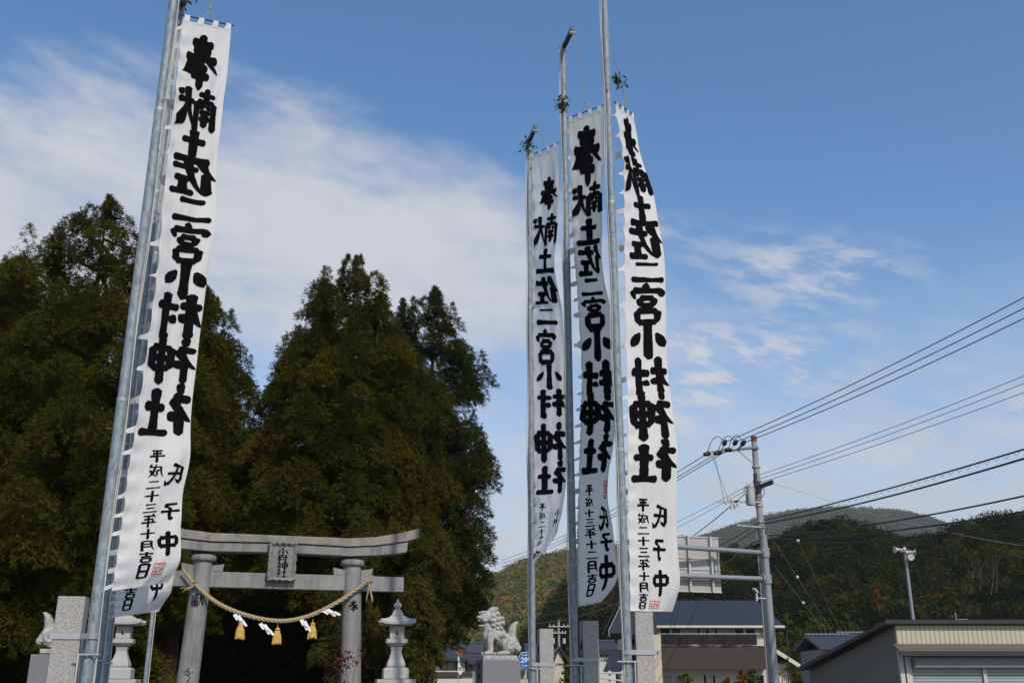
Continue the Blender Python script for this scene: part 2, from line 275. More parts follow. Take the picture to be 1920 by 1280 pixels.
# ------------------------------------------------------------------ object helpers
def tag(o, label=None, cat=None, group=None, kind=None):
    if label: o['label'] = label
    if cat: o['category'] = cat
    if group: o['group'] = group
    if kind: o['kind'] = kind
    return o
def thing(name, loc, label, cat, group=None):
    o = bpy.data.objects.new(name, None); o.empty_display_size = 0.3; COL.objects.link(o)
    o.location = loc; return tag(o, label, cat, group)
def root_loc(o):
    while o.parent: o = o.parent
    return Vector(o.location)
class MB:
    def __init__(s): s.v = []; s.f = []
    def add(s, vs, fs):
        n = len(s.v); s.v += [tuple(v) for v in vs]; s.f += [tuple(i + n for i in f) for f in fs]; return s
    def box(s, c, size, rz=0.0, top=1.0):
        x, y, z = (a / 2 for a in size); vs = []
        for dz, k in ((-z, 1), (z, top)):
            for dx, dy in ((-x, -y), (x, -y), (x, y), (-x, y)):
                dx *= k; dy *= k
                vs.append((c[0] + dx * math.cos(rz) - dy * math.sin(rz), c[1] + dx * math.sin(rz) + dy * math.cos(rz), c[2] + dz))
        return s.add(vs, [(3, 2, 1, 0), (4, 5, 6, 7), (0, 1, 5, 4), (1, 2, 6, 5), (2, 3, 7, 6), (3, 0, 4, 7)])
    def span(s, a, b):
        return s.box([(a[i] + b[i]) / 2 for i in range(3)], [abs(a[i] - b[i]) for i in range(3)])
    def hexa(s, v8):
        return s.add(v8, [(3, 2, 1, 0), (4, 5, 6, 7), (0, 1, 5, 4), (1, 2, 6, 5), (2, 3, 7, 6), (3, 0, 4, 7)])
    def slab(s, quad, t):
        """a plate: four corners plus a thickness vector"""
        t = Vector(t); q = [Vector(a) for a in quad]
        return s.hexa([a for a in q] + [a + t for a in q])
    def tube(s, pts, r, n=8, caps=True, r_end=None):
        pts = [Vector(p) for p in pts]; k = len(pts); ref = None; vs = []; fs = []
        for i, p in enumerate(pts):
            d = (pts[min(i + 1, k - 1)] - pts[max(i - 1, 0)])
            d = d.normalized() if d.length > 1e-9 else Vector((0, 0, 1))
            if ref is None: ref = d.orthogonal().normalized()
            ref = (ref - d * ref.dot(d)); ref = ref.normalized() if ref.length > 1e-6 else d.orthogonal().normalized()
            b = d.cross(ref)
            rr = r[i] if isinstance(r, (list, tuple)) else (r if r_end is None else r + (r_end - r) * i / (k - 1))
            for j in range(n):
                a = 2 * math.pi * j / n; vs.append(p + (ref * math.cos(a) + b * math.sin(a)) * rr)
        for i in range(k - 1):
            for j in range(n):
                fs.append((i * n + j, i * n + (j + 1) % n, (i + 1) * n + (j + 1) % n, (i + 1) * n + j))
        if caps: fs.append(tuple(range(n - 1, -1, -1))); fs.append(tuple((k - 1) * n + j for j in range(n)))
        return s.add(vs, fs)
    def lathe(s, c, prof, n=24, sq=False, rz=0.0):
        """profile of (radius, z); sq gives a square section of that half-width"""
        vs = []; fs = []
        if sq: n = 4
        for r, z in prof:
            for j in range(n):
                a = 2 * math.pi * j / n + (math.pi / 4 if sq else 0) + rz; q = r * (math.sqrt(2) if sq else 1)
                vs.append((c[0] + q * math.cos(a), c[1] + q * math.sin(a), c[2] + z))
        for i in range(len(prof) - 1):
            for j in range(n): fs.append((i * n + j, i * n + (j + 1) % n, (i + 1) * n + (j + 1) % n, (i + 1) * n + j))
        fs.append(tuple(range(n - 1, -1, -1))); fs.append(tuple((len(prof) - 1) * n + j for j in range(n)))
        return s.add(vs, fs)
    def ball(s, c, r, nu=14, nv=9):
        if isinstance(r, (int, float)): r = (r, r, r)
        vs = [(c[0], c[1], c[2] - r[2])]; fs = []
        for i in range(1, nv):
            t = math.pi * i / nv
            for j in range(nu):
                a = 2 * math.pi * j / nu; vs.append((c[0] + r[0] * math.sin(t) * math.cos(a), c[1] + r[1] * math.sin(t) * math.sin(a), c[2] - r[2] * math.cos(t)))
        vs.append((c[0], c[1], c[2] + r[2])); e = len(vs) - 1
        for j in range(nu): fs.append((0, 1 + (j + 1) % nu, 1 + j)); fs.append((e, 1 + (nv - 2) * nu + j, 1 + (nv - 2) * nu + (j + 1) % nu))
        for i in range(nv - 2):
            for j in range(nu): fs.append((1 + i * nu + j, 1 + i * nu + (j + 1) % nu, 1 + (i + 1) * nu + (j + 1) % nu, 1 + (i + 1) * nu + j))
        return s.add(vs, fs)
    def build(s, name, m, parent=None, smooth=False, bevel=0.0, **kw):
        me = bpy.data.meshes.new(name)
        off = root_loc(parent) if parent else Vector((0, 0, 0))
        me.from_pydata([(v[0] - off.x, v[1] - off.y, v[2] - off.z) for v in s.v], [], s.f)
        me.materials.append(M[m]); me.update()
        if smooth:
            me.polygons.foreach_set('use_smooth', [True] * len(me.polygons))
            try: me.set_sharp_from_angle(angle=math.radians(42))
            except Exception: pass
        o = bpy.data.objects.new(name, me); COL.objects.link(o)
        if parent: o.parent = parent
        if bevel:
            b = o.modifiers.new('bevel', 'BEVEL'); b.width = bevel; b.segments = 2; b.limit_method = 'ANGLE'
        if kw: tag(o, **kw)
        return o
def np_mesh(name, V, nper, m, parent=None, tint=None, **kw):
    """V (n,3) vertices already in face order, nper corners per face"""
    off = root_loc(parent) if parent else Vector((0, 0, 0))
    V = (np.asarray(V, np.float32) - np.array(off, np.float32)).astype(np.float32)
    n = len(V); nf = n // nper
    me = bpy.data.meshes.new(name); me.vertices.add(n); me.vertices.foreach_set('co', V.ravel())
    me.loops.add(n); me.loops.foreach_set('vertex_index', np.arange(n, dtype=np.int32))
    me.polygons.add(nf); me.polygons.foreach_set('loop_start', np.arange(0, n, nper, dtype=np.int32))
    me.materials.append(M[m])
    if tint is not None:
        a = me.attributes.new('tint', 'FLOAT', 'FACE'); a.data.foreach_set('value', np.asarray(tint, np.float32))
    me.update(calc_edges=True)
    o = bpy.data.objects.new(name, me); COL.objects.link(o)
    if parent: o.parent = parent
    if kw: tag(o, **kw)
    return o

# ------------------------------------------------------------------ brush lettering
# strokes on a 0..100 square (y down): kind, points.  h flat, v upright, l sweep thinning out, r sweep swelling then pointed, d drop
def rect(x0, y0, x1, y1):
    return [('v', [(x0, y0), (x0 + 2, y1)]), ('h', [(x0, y0 + 1), (x1, y0)]), ('v', [(x1, y0), (x1 - 2, y1)]), ('h', [(x0 + 2, y1 - 2), (x1 - 2, y1 - 2)])]
NE = [('d', [(18, 0), (32, 15)]), ('h', [(3, 28), (40, 23)]), ('l', [(40, 24), (24, 48), (1, 68)]), ('v', [(24, 46), (24, 100)]), ('d', [(30, 50), (46, 64)])]
G = {
 '奉': [('h', [(22, 19), (78, 15)]), ('h', [(27, 32), (73, 29)]), ('h', [(9, 47), (92, 43)]), ('v', [(50, 0), (50, 44)]), ('l', [(46, 14), (38, 46), (4, 70)]), ('r', [(54, 40), (68, 58), (99, 74)]), ('h', [(33, 64), (69, 62)]), ('h', [(27, 78), (75, 76)]), ('v', [(51, 50), (51, 102)])],
 '献': [('h', [(6, 18), (48, 15)]), ('v', [(28, 0), (28, 32)]), ('v', [(7, 34), (7, 98)]), ('h', [(7, 34), (50, 32)]), ('v', [(50, 32), (50, 96), (42, 92)]), ('d', [(18, 40), (24, 50)]), ('d', [(40, 38), (33, 49)]), ('h', [(15, 57), (42, 56)]), ('h', [(15, 71), (42, 70)]), ('v', [(29, 56), (29, 90)]), ('h', [(56, 36), (99, 32)]), ('l', [(75, 2), (74, 42), (52, 98)]), ('r', [(77, 40), (84, 72), (102, 94)]), ('d', [(86, 8), (98, 22)])],
 '土': [('h', [(18, 38), (82, 34)]), ('v', [(50, 2), (50, 88)]), ('h', [(2, 92), (98, 88)])],
 '佐': [('l', [(30, 2), (22, 28), (0, 54)]), ('v', [(20, 34), (20, 100)]), ('h', [(36, 26), (97, 20)]), ('l', [(62, 2), (54, 46), (28, 94)]), ('h', [(52, 57), (90, 54)]), ('v', [(71, 56), (71, 92)]), ('h', [(44, 94), (99, 91)])],
 '二': [('h', [(18, 22), (82, 16)]), ('h', [(3, 86), (97, 80)])],
 '宮': [('d', [(50, -2), (53, 16)]), ('d', [(13, 14), (7, 36)]), ('h', [(12, 20), (90, 17)]), ('l', [(90, 17), (88, 30), (80, 38)])] + rect(30, 36, 70, 57) + [('l', [(53, 56), (45, 66)])] + rect(21, 67, 79, 98),
 '小': [('v', [(50, 0), (50, 96), (38, 90)]), ('d', [(27, 30), (5, 72)]), ('d', [(72, 28), (98, 68)])],
 '村': [('h', [(2, 31), (48, 27)]), ('v', [(25, 2), (25, 100)]), ('l', [(25, 32), (16, 54), (0, 72)]), ('d', [(30, 44), (47, 62)]), ('h', [(50, 33), (101, 28)]), ('v', [(80, 2), (80, 96), (66, 90)]), ('d', [(57, 48), (66, 66)])],
 '神': NE + rect(53, 22, 98, 68) + [('h', [(54, 45), (97, 44)]), ('v', [(75, 0), (75, 102)])],
 '社': NE + [('h', [(53, 42), (96, 38)]), ('v', [(74, 8), (74, 88)]), ('h', [(44, 92), (102, 88)])],
 '平': [('h', [(16, 13), (84, 9)]), ('d', [(28, 24), (35, 44)]), ('d', [(74, 22), (64, 43)]), ('h', [(3, 56), (97, 52)]), ('v', [(50, 12), (50, 102)])],
 '成': [('h', [(16, 26), (92, 20)]), ('l', [(18, 26), (16, 62), (0, 98)]), ('h', [(18, 49), (44, 47)]), ('v', [(44, 47), (40, 80), (33, 75)]), ('r', [(50, 0), (60, 52), (94, 94)]), ('l', [(86, 40), (70, 68), (42, 90)]), ('d', [(73, 2), (88, 14)])],
 '十': [('h', [(3, 46), (97, 42)]), ('v', [(50, 0), (50, 100)])],
 '三': [('h', [(16, 15), (84, 10)]), ('h', [(22, 50), (78, 47)]), ('h', [(3, 91), (97, 86)])],
 '年': [('l', [(30, 0), (20, 16), (5, 32)]), ('h', [(24, 17), (88, 12)]), ('h', [(24, 41), (84, 38)]), ('v', [(26, 40), (26, 64)]), ('h', [(3, 66), (99, 62)]), ('v', [(57, 14), (57, 102)])],
 '月': [('l', [(24, 5), (24, 56), (5, 98)]), ('h', [(24, 6), (82, 4)]), ('v', [(82, 4), (80, 96), (68, 90)]), ('h', [(26, 34), (80, 32)]), ('h', [(26, 61), (80, 59)])],
 '吉': [('h', [(6, 20), (94, 16)]), ('v', [(50, 0), (50, 42)]), ('h', [(18, 45), (82, 43)])] + rect(22, 60, 78, 97),
 '日': rect(22, 5, 78, 96) + [('h', [(24, 51), (77, 50)])],
 '氏': [('l', [(72, 2), (50, 14), (16, 22)]), ('v', [(24, 18), (23, 86)]), ('l', [(22, 90), (38, 84), (52, 70)]), ('h', [(24, 50), (92, 43)]), ('s', [(50, 14), (58, 64), (88, 94)]), ('l', [(88, 96), (96, 90), (99, 72)])],
 '子': [('h', [(16, 10), (80, 7)]), ('l', [(80, 8), (66, 24), (50, 32)]), ('v', [(51, 30), (56, 62), (52, 96), (36, 88)]), ('h', [(3, 52), (98, 46)])],
 '中': rect(10, 24, 90, 60) + [('v', [(50, -2), (50, 104)])],
 '七': [('h', [(4, 46), (96, 33)]), ('v', [(45, 2), (46, 86)]), ('h', [(46, 90), (92, 88)])],
}
def stroke_outline(kind, pts, w, rng):
    pts = np.array(pts, float); seg = np.linalg.norm(np.diff(pts, axis=0), axis=1); cum = np.r_[0, np.cumsum(seg)]; Ltot = cum[-1]
    n = max(8, int(Ltot / 4)); t = np.linspace(0, 1, n)
    if len(pts) == 3 and kind in 'lrs':
        q = ((1 - t) ** 2)[:, None] * pts[0] + (2 * t * (1 - t))[:, None] * (pts[1] * 1.5 - (pts[0] + pts[2]) * 0.25) + (t ** 2)[:, None] * pts[2]
    else:
        q = np.c_[np.interp(t * Ltot, cum, pts[:, 0]), np.interp(t * Ltot, cum, pts[:, 1])]
    tail = np.clip((1 - t) * Ltot / (w * 0.45), 0, 1); head = np.clip(t * Ltot / (w * 0.4), 0, 1)
    rd = np.sqrt(np.clip(1 - (1 - head) ** 2, 0, 1)); rt = np.sqrt(np.clip(1 - (1 - tail) ** 2, 0, 1))
    if kind == 'h': wd = (0.80 + 0.30 * (2 * t - 1) ** 4 + 0.14 * t) * (0.35 + 0.65 * rd) * (0.35 + 0.65 * rt)
    elif kind == 'v': wd = (1.05 + 0.28 * (2 * t - 1) ** 4) * (0.3 + 0.7 * rd) * (0.15 + 0.85 * np.clip(tail * 1.0, 0, 1) ** 0.7)
    elif kind == 's': wd = (0.75 + 0.45 * t) * (0.3 + 0.7 * rd) * (0.3 + 0.7 * rt)
    elif kind == 'l': wd = (1.18 * (1 - t) ** 0.55 + 0.06) * (0.35 + 0.65 * rd)
    elif kind == 'r': wd = (0.55 + 1.05 * np.sin(np.clip(t * 1.25, 0, 1.3) * 1.9) ** 1.5) * np.clip((1 - t) * 3.2, 0.03, 1) * (0.3 + 0.7 * rd)
    else: wd = 1.45 * np.sin(np.clip(0.1 + t * 0.92, 0, 1) * math.pi) ** 0.75 * (0.45 + 0.75 * t)
    wd = wd * w * 0.5 * (1 + rng.normal(0, 0.03, n)) * (1 + 0.07 * np.sin(t * rng.uniform(3, 8) + rng.uniform(0, 6.28)))
    d = np.gradient(q, axis=0); d /= np.maximum(np.linalg.norm(d, axis=1, keepdims=True), 1e-6); nn = np.c_[-d[:, 1], d[:, 0]]
    return q, nn, wd
def glyph_strips(ch, w, rng):
    gw = {'奉': .84, '献': .70, '佐': .94, '宮': .95, '成': .78, '年': .88, '神': .93, '氏': .88}.get(ch, 1.0)
    for kind, pts in G[ch]:
        ww = w * 1.27 * gw * (1.0 if kind != 'h' else 0.92)
        yield stroke_outline(kind, pts, ww, rng)
def lettering(mb, ch, place, w=14, seed=0):
    """place(gx,gy,lift) -> world point; one strip of quads per stroke, each a hair prouder than the last"""
    rng = np.random.default_rng(seed + ord(ch))
    for k, (q, nn, wd) in enumerate(glyph_strips(ch, w, rng)):
        vs = []; fs = []; m = 5
        for i in range(len(q)):
            for j in range(m):
                a = (j / (m - 1) * 2 - 1) * wd[i]; p = q[i] + nn[i] * a
                vs.append(place(p[0] / 100, p[1] / 100, k))
        for i in range(len(q) - 1):
            for j in range(m - 1): fs.append((i * m + j, i * m + j + 1, (i + 1) * m + j + 1, (i + 1) * m + j))
        mb.add(vs, fs)

# ------------------------------------------------------------------ foliage generators
def tufts(pos, out, size, tint, rng, blades=14, droop=0.35, width=0.15):
    """sprays of narrow leaves: (n,3) positions and directions -> triangles"""
    n = len(pos)
    d = out[:, None, :] + rng.normal(0, 0.55, (n, blades, 3)); d[..., 2] -= droop * rng.random((n, blades))
    d /= np.linalg.norm(d, axis=2, keepdims=True)
    L = (size[:, None] * rng.uniform(0.55, 1.15, (n, blades)))[..., None]
    sd = np.cross(d, rng.normal(0, 1, (n, blades, 3))); sd /= np.maximum(np.linalg.norm(sd, axis=2, keepdims=True), 1e-6)
    base = pos[:, None, :] + d * L * rng.uniform(0.0, 0.5, (n, blades, 1)) + rng.normal(0, 0.3, (n, blades, 3)) * size[:, None, None]
    mid = base + d * L * 0.45; tip = base + d * L; tip[..., 2] -= (0.12 * L[..., 0])
    hw = sd * L * width
    V = np.stack([base + hw, tip, base - hw], axis=2).reshape(-1, 3)
    T = np.repeat(tint, blades) + rng.normal(0, 0.06, n * blades)
    return V, np.clip(T, 0, 1)
def cedar(name, px_top, py_top, Y, profile, label, seed, m='cedar_foliage', n_clump=280, per=230, leaders=(), tsize=0.105, z_low=0.5, group='cedars behind the torii gate', csize=1.0, droop=0.35, lean=0.0, rust=0.04):
    """profile: list of (height fraction from top, radius m)"""
    rng = np.random.default_rng(seed); top = P(px_top, py_top, Y); H = top.z; bx, by = top.x, Y
    root = thing(name, (bx, by, 0), label, 'tree', group)
    pf = np.array(profile, float)
    pos = []; out = []; size = []; tint = []; limb = MB()
    tops = [(0.0, 0.0, H, 1.0)] + list(leaders)
    area = sum(t[3] for t in tops)
    for (ox, oy, h, wgt) in tops:
        nc = int(n_clump * 1.2 * wgt / area)
        fr = np.linspace(0, 1, nc) ** 0.72
        for i in range(nc):
            f = min(1, max(0, fr[i] + rng.normal(0, 0.012))); R = np.interp(f, pf[:, 0], pf[:, 1]) * (wgt ** 0.5 if wgt < 1 else 1)
            z = h - f * (h - z_low); a = i * 2.39996 + rng.normal(0, 0.35)
            k = rng.uniform(0.7, 1.18) if rng.random() < 0.8 else rng.uniform(0.2, 0.7)
            k *= 1 + 0.12 * math.sin(a * 3 + seed) 
            r = R * k; cx = bx + ox + r * math.cos(a); cy = by + oy + r * math.sin(a); cz = min(h - .12, z + rng.normal(0, 0.08 + 0.32 * min(1, f * 5)) - 0.06 * r)
            cs = csize * (0.29 + 0.105 * min(R, 3.2)) * rng.uniform(0.7, 1.5)
            cs *= 0.42 + 0.58 * min(1, f / .2)
            npt = int(per * (cs / 0.6) ** 1.8) + 8
            u = rng.normal(0, 1, (npt, 3)); u /= np.linalg.norm(u, axis=1, keepdims=True); u[:, 2] = np.abs(u[:, 2]) * 1.15 - 0.55
            od = np.array([math.cos(a), math.sin(a), 0.15])
            rad = cs * (0.3 + 0.72 * rng.random((npt, 1)) ** 0.45)
            shp = u * rad * np.array([1.0, 1.0, 1.45]); shp[:, :2] *= (1.12 - 0.62 * np.clip(u[:, 2:3], 0, 1)); p = np.array([cx, cy, cz]) + shp 
            pos.append(p); o = u * 1.1 + od * 0.4; o[:, 2] += 0.3 - droop; out.append(o / np.linalg.norm(o, axis=1, keepdims=True))
            size.append(np.full(npt, tsize) * rng.uniform(0.7, 1.2, npt))
            ct = rng.normal(0.46, 0.11)
            tt = rng.normal(ct, 0.09, npt); tt[rng.random(npt) < rust * (2.2 if rng.random() < .3 else .25)] = 0.97; tint.append(np.clip(tt, 0, 1))
            if k > 0.75 and rng.random() < .32:            # an upright shoot above the clump
                ns = 26 + int(60 * cs); tv = rng.random(ns); q = np.stack([rng.normal(0, 1, ns) * cs * .26 * (1.05 - tv), rng.normal(0, 1, ns) * cs * .26 * (1.05 - tv), cs * (.7 + 1.35 * tv)], 1)
                pos.append(np.array([cx, cy, cz]) + q); oo = q * np.array([1.2, 1.2, 0]); oo[:, 2] = .18 - droop * .3; out.append(oo / np.linalg.norm(oo, axis=1, keepdims=True)); size.append(np.full(ns, tsize * .85)); tint.append(np.clip(rng.normal(ct + .05, .09, ns), 0, 1))
            if k > 0.6 and i % 4 == 0 and f > .1:
                st = Vector((bx + ox * 0.5, by + oy * 0.5, max(0.6, z + 0.15 * r))); en = st.lerp(Vector((cx, cy, cz)), .85)
                limb.tube([st, st.lerp(en, 0.5) + Vector((0, 0, -0.08 * r)), en], 0.03 + 0.02 * R, 5, r_end=0.012)
    for (ox, oy, h, wgt) in tops:                          # the leading shoot at each top
        ns = 260; tv = rng.random(ns); rr = .30 * (1.08 - tv); q = np.stack([rng.normal(0, .6, ns) * rr, rng.normal(0, .6, ns) * rr, h - 1.1 + 1.25 * tv], 1); oo = q * np.array([1, 1, 0]) ; oo[:, 2] = .25
        pos.append(q + np.array([bx + ox, by + oy, 0])); out.append(oo / np.linalg.norm(oo, axis=1, keepdims=True)); size.append(np.full(ns, tsize)); tint.append(np.clip(rng.normal(.5, .1, ns), 0, 1))
    pos = np.concatenate(pos); out = np.concatenate(out); size = np.concatenate(size); tint = np.concatenate(tint)
    V, T = tufts(pos, out, size, tint, rng, 10, droop)
    np_mesh('crown', V, 3, m, root, T)
    tr = MB(); r0 = 0.019 * H + 0.04
    tr.tube([(bx + rng.normal(0, 0.02), by, z) for z in np.linspace(0, H * 0.97, 14)], [r0 * (1.25 if i == 0 else 1) * (1 - i / 13.5) ** 1.25 + 0.015 for i in range(14)], 14)
    for (ox, oy, h, wgt) in leaders:
        tr.tube([(bx, by, h * 0.45), (bx + ox * 0.8, by + oy * 0.8, h * 0.62), (bx + ox, by + oy, h * 0.97)], r0 * 0.5, 8, r_end=0.03)
    trunk = tr.build('trunk', 'bark', root, smooth=True)
    limb.build('limbs', 'bark', root)
    return root
def leaf_cloud(centres, radii, n_each, size, tints, rng, flat=0.8):
    """quads scattered through round crowns; returns verts and tints"""
    VV = []; TT = []
    for c, r, n, t in zip(centres, radii, n_each, tints):
        k = max(3, int(5 + r)); sub = rng.normal(0, 1, (k, 3)); sub /= np.linalg.norm(sub, axis=1, keepdims=True); sub[:, 2] = np.abs(sub[:, 2]) - 0.25
        sub = sub * r * 0.62; sr = r * rng.uniform(0.34, 0.55, k); idx = rng.integers(0, k, n)
        u = rng.normal(0, 1, (n, 3)); u /= np.linalg.norm(u, axis=1, keepdims=True)
        p = np.array(c) + (sub[idx] + u * (sr[idx] * rng.uniform(0.7, 1.05, n))[:, None]) * np.array([1, 1, flat])
        nrm = u + rng.normal(0, 0.5, (n, 3)); nrm /= np.linalg.norm(nrm, axis=1, keepdims=True)
        a = np.cross(nrm, rng.normal(0, 1, (n, 3))); a /= np.maximum(np.linalg.norm(a, axis=1, keepdims=True), 1e-6); b = np.cross(nrm, a)
        s = (size * rng.uniform(0.6, 1.3, n))[:, None]
        VV.append(np.stack([p - a * s, p + b * s * 0.55, p + a * s, p - b * s * 0.55], axis=1).reshape(-1, 3))
        st = rng.normal(0, 0.09, k); TT.append(np.clip(t + st[idx] + rng.normal(0, 0.06, n), 0, 1))
    return np.concatenate(VV), np.concatenate(TT)

# ------------------------------------------------------------------ ground and hills
MB().add([(-2400, -300, 0), (2400, -300, 0), (2400, 2500, 0), (-2400, 2500, 0)], [(0, 1, 2, 3)]).build('ground', 'gravel', kind='structure')
rd = MB(); rd.slab([(-40, 31.5, 0.004), (80, 45, 0.004), (80, 52, 0.004), (-40, 37, 0.004)], (0, 0, 0.004)); rd.build('road', 'asphalt', kind='structure')
def hill(name, sil, Y, front, back, m, seed, rough):
    """ridge whose crest is seen along the silhouette at depth Y"""
    rng = np.random.default_rng(seed); sil = np.array(sil, float)
    xs = np.linspace(sil[0, 0], sil[-1, 0], 90); ys = np.interp(xs, sil[:, 0], sil[:, 1])
    crest = [P(x, y, Y) for x, y in zip(xs, ys)]
    prof = [(-front, 0.0), (-front * 0.8, 0.16), (-front * 0.55, 0.42), (-front * 0.3, 0.72), (-front * 0.12, 0.92), (0, 1.0), (back * 0.5, 0.6), (back, 0.0)]
    vs = []; fs = []; n = len(prof)
    for c in crest:
        for dy, k in prof: vs.append((c.x * (Y + dy) / Y, Y + dy + rng.normal(0, rough * 0.3), max(-0.5, c.z * k + (rng.normal(0, rough) if 0 < k < 1 else 0)) if k > 0 else -0.5))
    for i in range(len(crest) - 1):
        for j in range(n - 1): fs.append((i * n + j, (i + 1) * n + j, (i + 1) * n + j + 1, i * n + j + 1))
    MB().add(vs, fs).build(name, m, smooth=True, kind='structure')
    def at(fx, k):
        """point on the front slope: fx along 0..1, k crest 1 .. foot 0"""
        i = fx * (len(crest) - 1); c = crest[int(i)].lerp(crest[min(int(i) + 1, len(crest) - 1)], i - int(i))
        kk = [q[1] for q in prof[:6]]; dd = [q[0] for q in prof[:6]]; dy = float(np.interp(k, kk, dd))
        return Vector((c.x * (Y + dy) / Y, Y + dy, c.z * k))
    return at
def wood(name, at, n, rr, leaves, size, m, label, seed, tmean=0.45, tvar=0.2, kmin=0.05, lift=0.25, xr=(0, 1)):
    rng = np.random.default_rng(seed); C = []; R = []; N = []; T = []
    for i in range(n):
        k = 1 - ((i * 0.754878 + rng.uniform(0, .02)) % 1) ** 1.2 * (1 - kmin); p = at(xr[0] + (xr[1] - xr[0]) * ((i * 0.569840 + rng.uniform(0, .01)) % 1), k); r = rng.uniform(*rr)
        C.append((p.x, p.y, p.z + r * (lift - 0.35 * (k > 0.93)))); R.append(r); N.append(int(leaves * (r / rr[1]) ** 2)); T.append(min(1, max(0, rng.normal(tmean, tvar))))
    V, TT = leaf_cloud(C, R, N, size, T, rng, 0.95)
    np_mesh(name, V, 4, m, None, TT, label=label, cat='woodland', kind='stuff')
at_far = hill('mountain', [(1180, 1060), (1250, 1030), (1320, 1008), (1380, 988), (1440, 970), (1500, 960), (1560, 955), (1620, 957), (1690, 962), (1740, 972), (1770, 985), (1850, 1010), (2000, 1040)], 1500, 700, 600, 'hill_green', 1, 4)
wood('mountain_forest', at_far, 4200, (6, 11), 130, 1.4, 'autumn_foliage', 'hazy wooded mountain top above the nearer dark treeline', 2, 0.28, 0.2, kmin=0.45, xr=(0.05, 0.9))
at_mid = hill('hill', [(560, 1200), (700, 1165), (830, 1125), (900, 1100), (945, 1082), (985, 1061), (1020, 1050), (1060, 1044), (1110, 1038), (1170, 1030), (1260, 1028), (1330, 1040), (1400, 1070)], 520, 300, 300, 'hill_green', 3, 2)
wood('hillside_forest', at_mid, 2600, (2.6, 5.2), 190, 0.62, 'sunlit_autumn_foliage', 'sunlit autumn hillside of yellow and rust trees behind the guardian lion', 4, 0.46, 0.22, kmin=0.05, xr=(0.28, 0.78))
at_near = hill('wooded_slope', [(985, 1250), (1010, 1190), (1035, 1150), (1067, 1112), (1120, 1088), (1180, 1072), (1270, 1060), (1350, 1052), (1450, 1036), (1510, 1005), (1545, 992), (1575, 990), (1620, 1004), (1650, 1014), (1706, 1028), (1762, 1014), (1800, 996), (1875, 984), (1920, 975), (2050, 970), (2300, 980)], 170, 75, 120, 'forest_floor', 5, 1.0)
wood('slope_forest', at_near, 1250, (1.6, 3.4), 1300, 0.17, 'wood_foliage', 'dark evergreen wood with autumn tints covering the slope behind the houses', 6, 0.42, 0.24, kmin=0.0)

# ------------------------------------------------------------------ cedars
T1 = [(0, .08), (.03, .45), (.07, 1.0), (.12, 1.55), (.2, 2.3), (.33, 2.95), (.5, 3.25), (.7, 3.4), (.88, 3.3), (1, 2.6)]
T2 = [(0, .07), (.03, .35), (.07, .7), (.13, 1.0), (.25, 1.3), (.4, 1.5), (.6, 1.8), (.8, 2.2), (1, 1.6)]
T3 = [(0, .07), (.03, .35), (.07, .75), (.13, 1.15), (.22, 1.7), (.4, 2.25), (.6, 2.6), (.8, 2.75), (.92, 2.5), (1, 1.8)]
T4 = [(0, .07), (.03, .35), (.07, .7), (.13, 1.05), (.22, 1.4), (.4, 1.7), (.55, 1.9), (.75, 1.95), (.9, 1.75), (1, 1.1)]
cedar('cedar_tree', 204, 376, 29.5, T1, 'tallest cedar on the left, its pointed top beside the front left banner pole', 11, n_clump=560, z_low=2.6, leaders=((-1.55, 0.3, 14.3, .35), (-3.3, .4, 12.6, .5)))
cedar('cedar_tree', 20, 500, 33, T1, 'cedar at the left edge of the photo with a rounded shoulder', 12, n_clump=320, z_low=2.0)
cedar('cedar_tree', 388, 546, 34, T2, 'cedar just right of the front left banner, its narrow top free of the cloth', 13, n_clump=330, z_low=4.2)
cedar('cedar_tree', 668, 490, 34, T3, 'twin topped cedar behind the torii gate, highest of the middle trees', 14, n_clump=440, z_low=4.3, leaders=((-1.2, .2, 15.25, .4), (-2.2, .1, 12.6, .25), (1.0, -.5, 14.6, .3)))
cedar('cedar_tree', 815, 546, 37, T4, 'dark green cedar with rusty tufts, rightmost of the cedars and highest above the lantern', 15, n_clump=400, m='green_cedar_foliage', z_low=3.2, leaders=((-1.2, -.3, 15.6, .4),), rust=0.07)
cedar('cedar_tree', 735, 985, 30.5, [(0, .3), (.1, .95), (.3, 1.35), (.6, 1.35), (.85, 1.2), (1, .6)], 'low drooping yellow green cedar between the torii gate and the stone lantern', 16, n_clump=120, m='droop_foliage', z_low=1.2, csize=0.95, per=300, droop=0.85, tsize=0.115)
# deeper trees that close the grove
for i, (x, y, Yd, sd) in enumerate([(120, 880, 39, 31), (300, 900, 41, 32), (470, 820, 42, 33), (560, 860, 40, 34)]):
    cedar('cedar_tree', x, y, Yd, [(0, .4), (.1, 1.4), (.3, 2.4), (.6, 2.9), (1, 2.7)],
          ['dark low cedar deep in the grove behind the left granite post', 'dark low cedar deep in the grove behind the front left banner', 'dark low cedar deep in the grove behind the left torii pillar', 'dark low cedar deep in the grove behind the shrine name plaque'][i], sd, n_clump=90, per=40, tsize=0.3, m='green_cedar_foliage', z_low=0.6, csize=1.25)

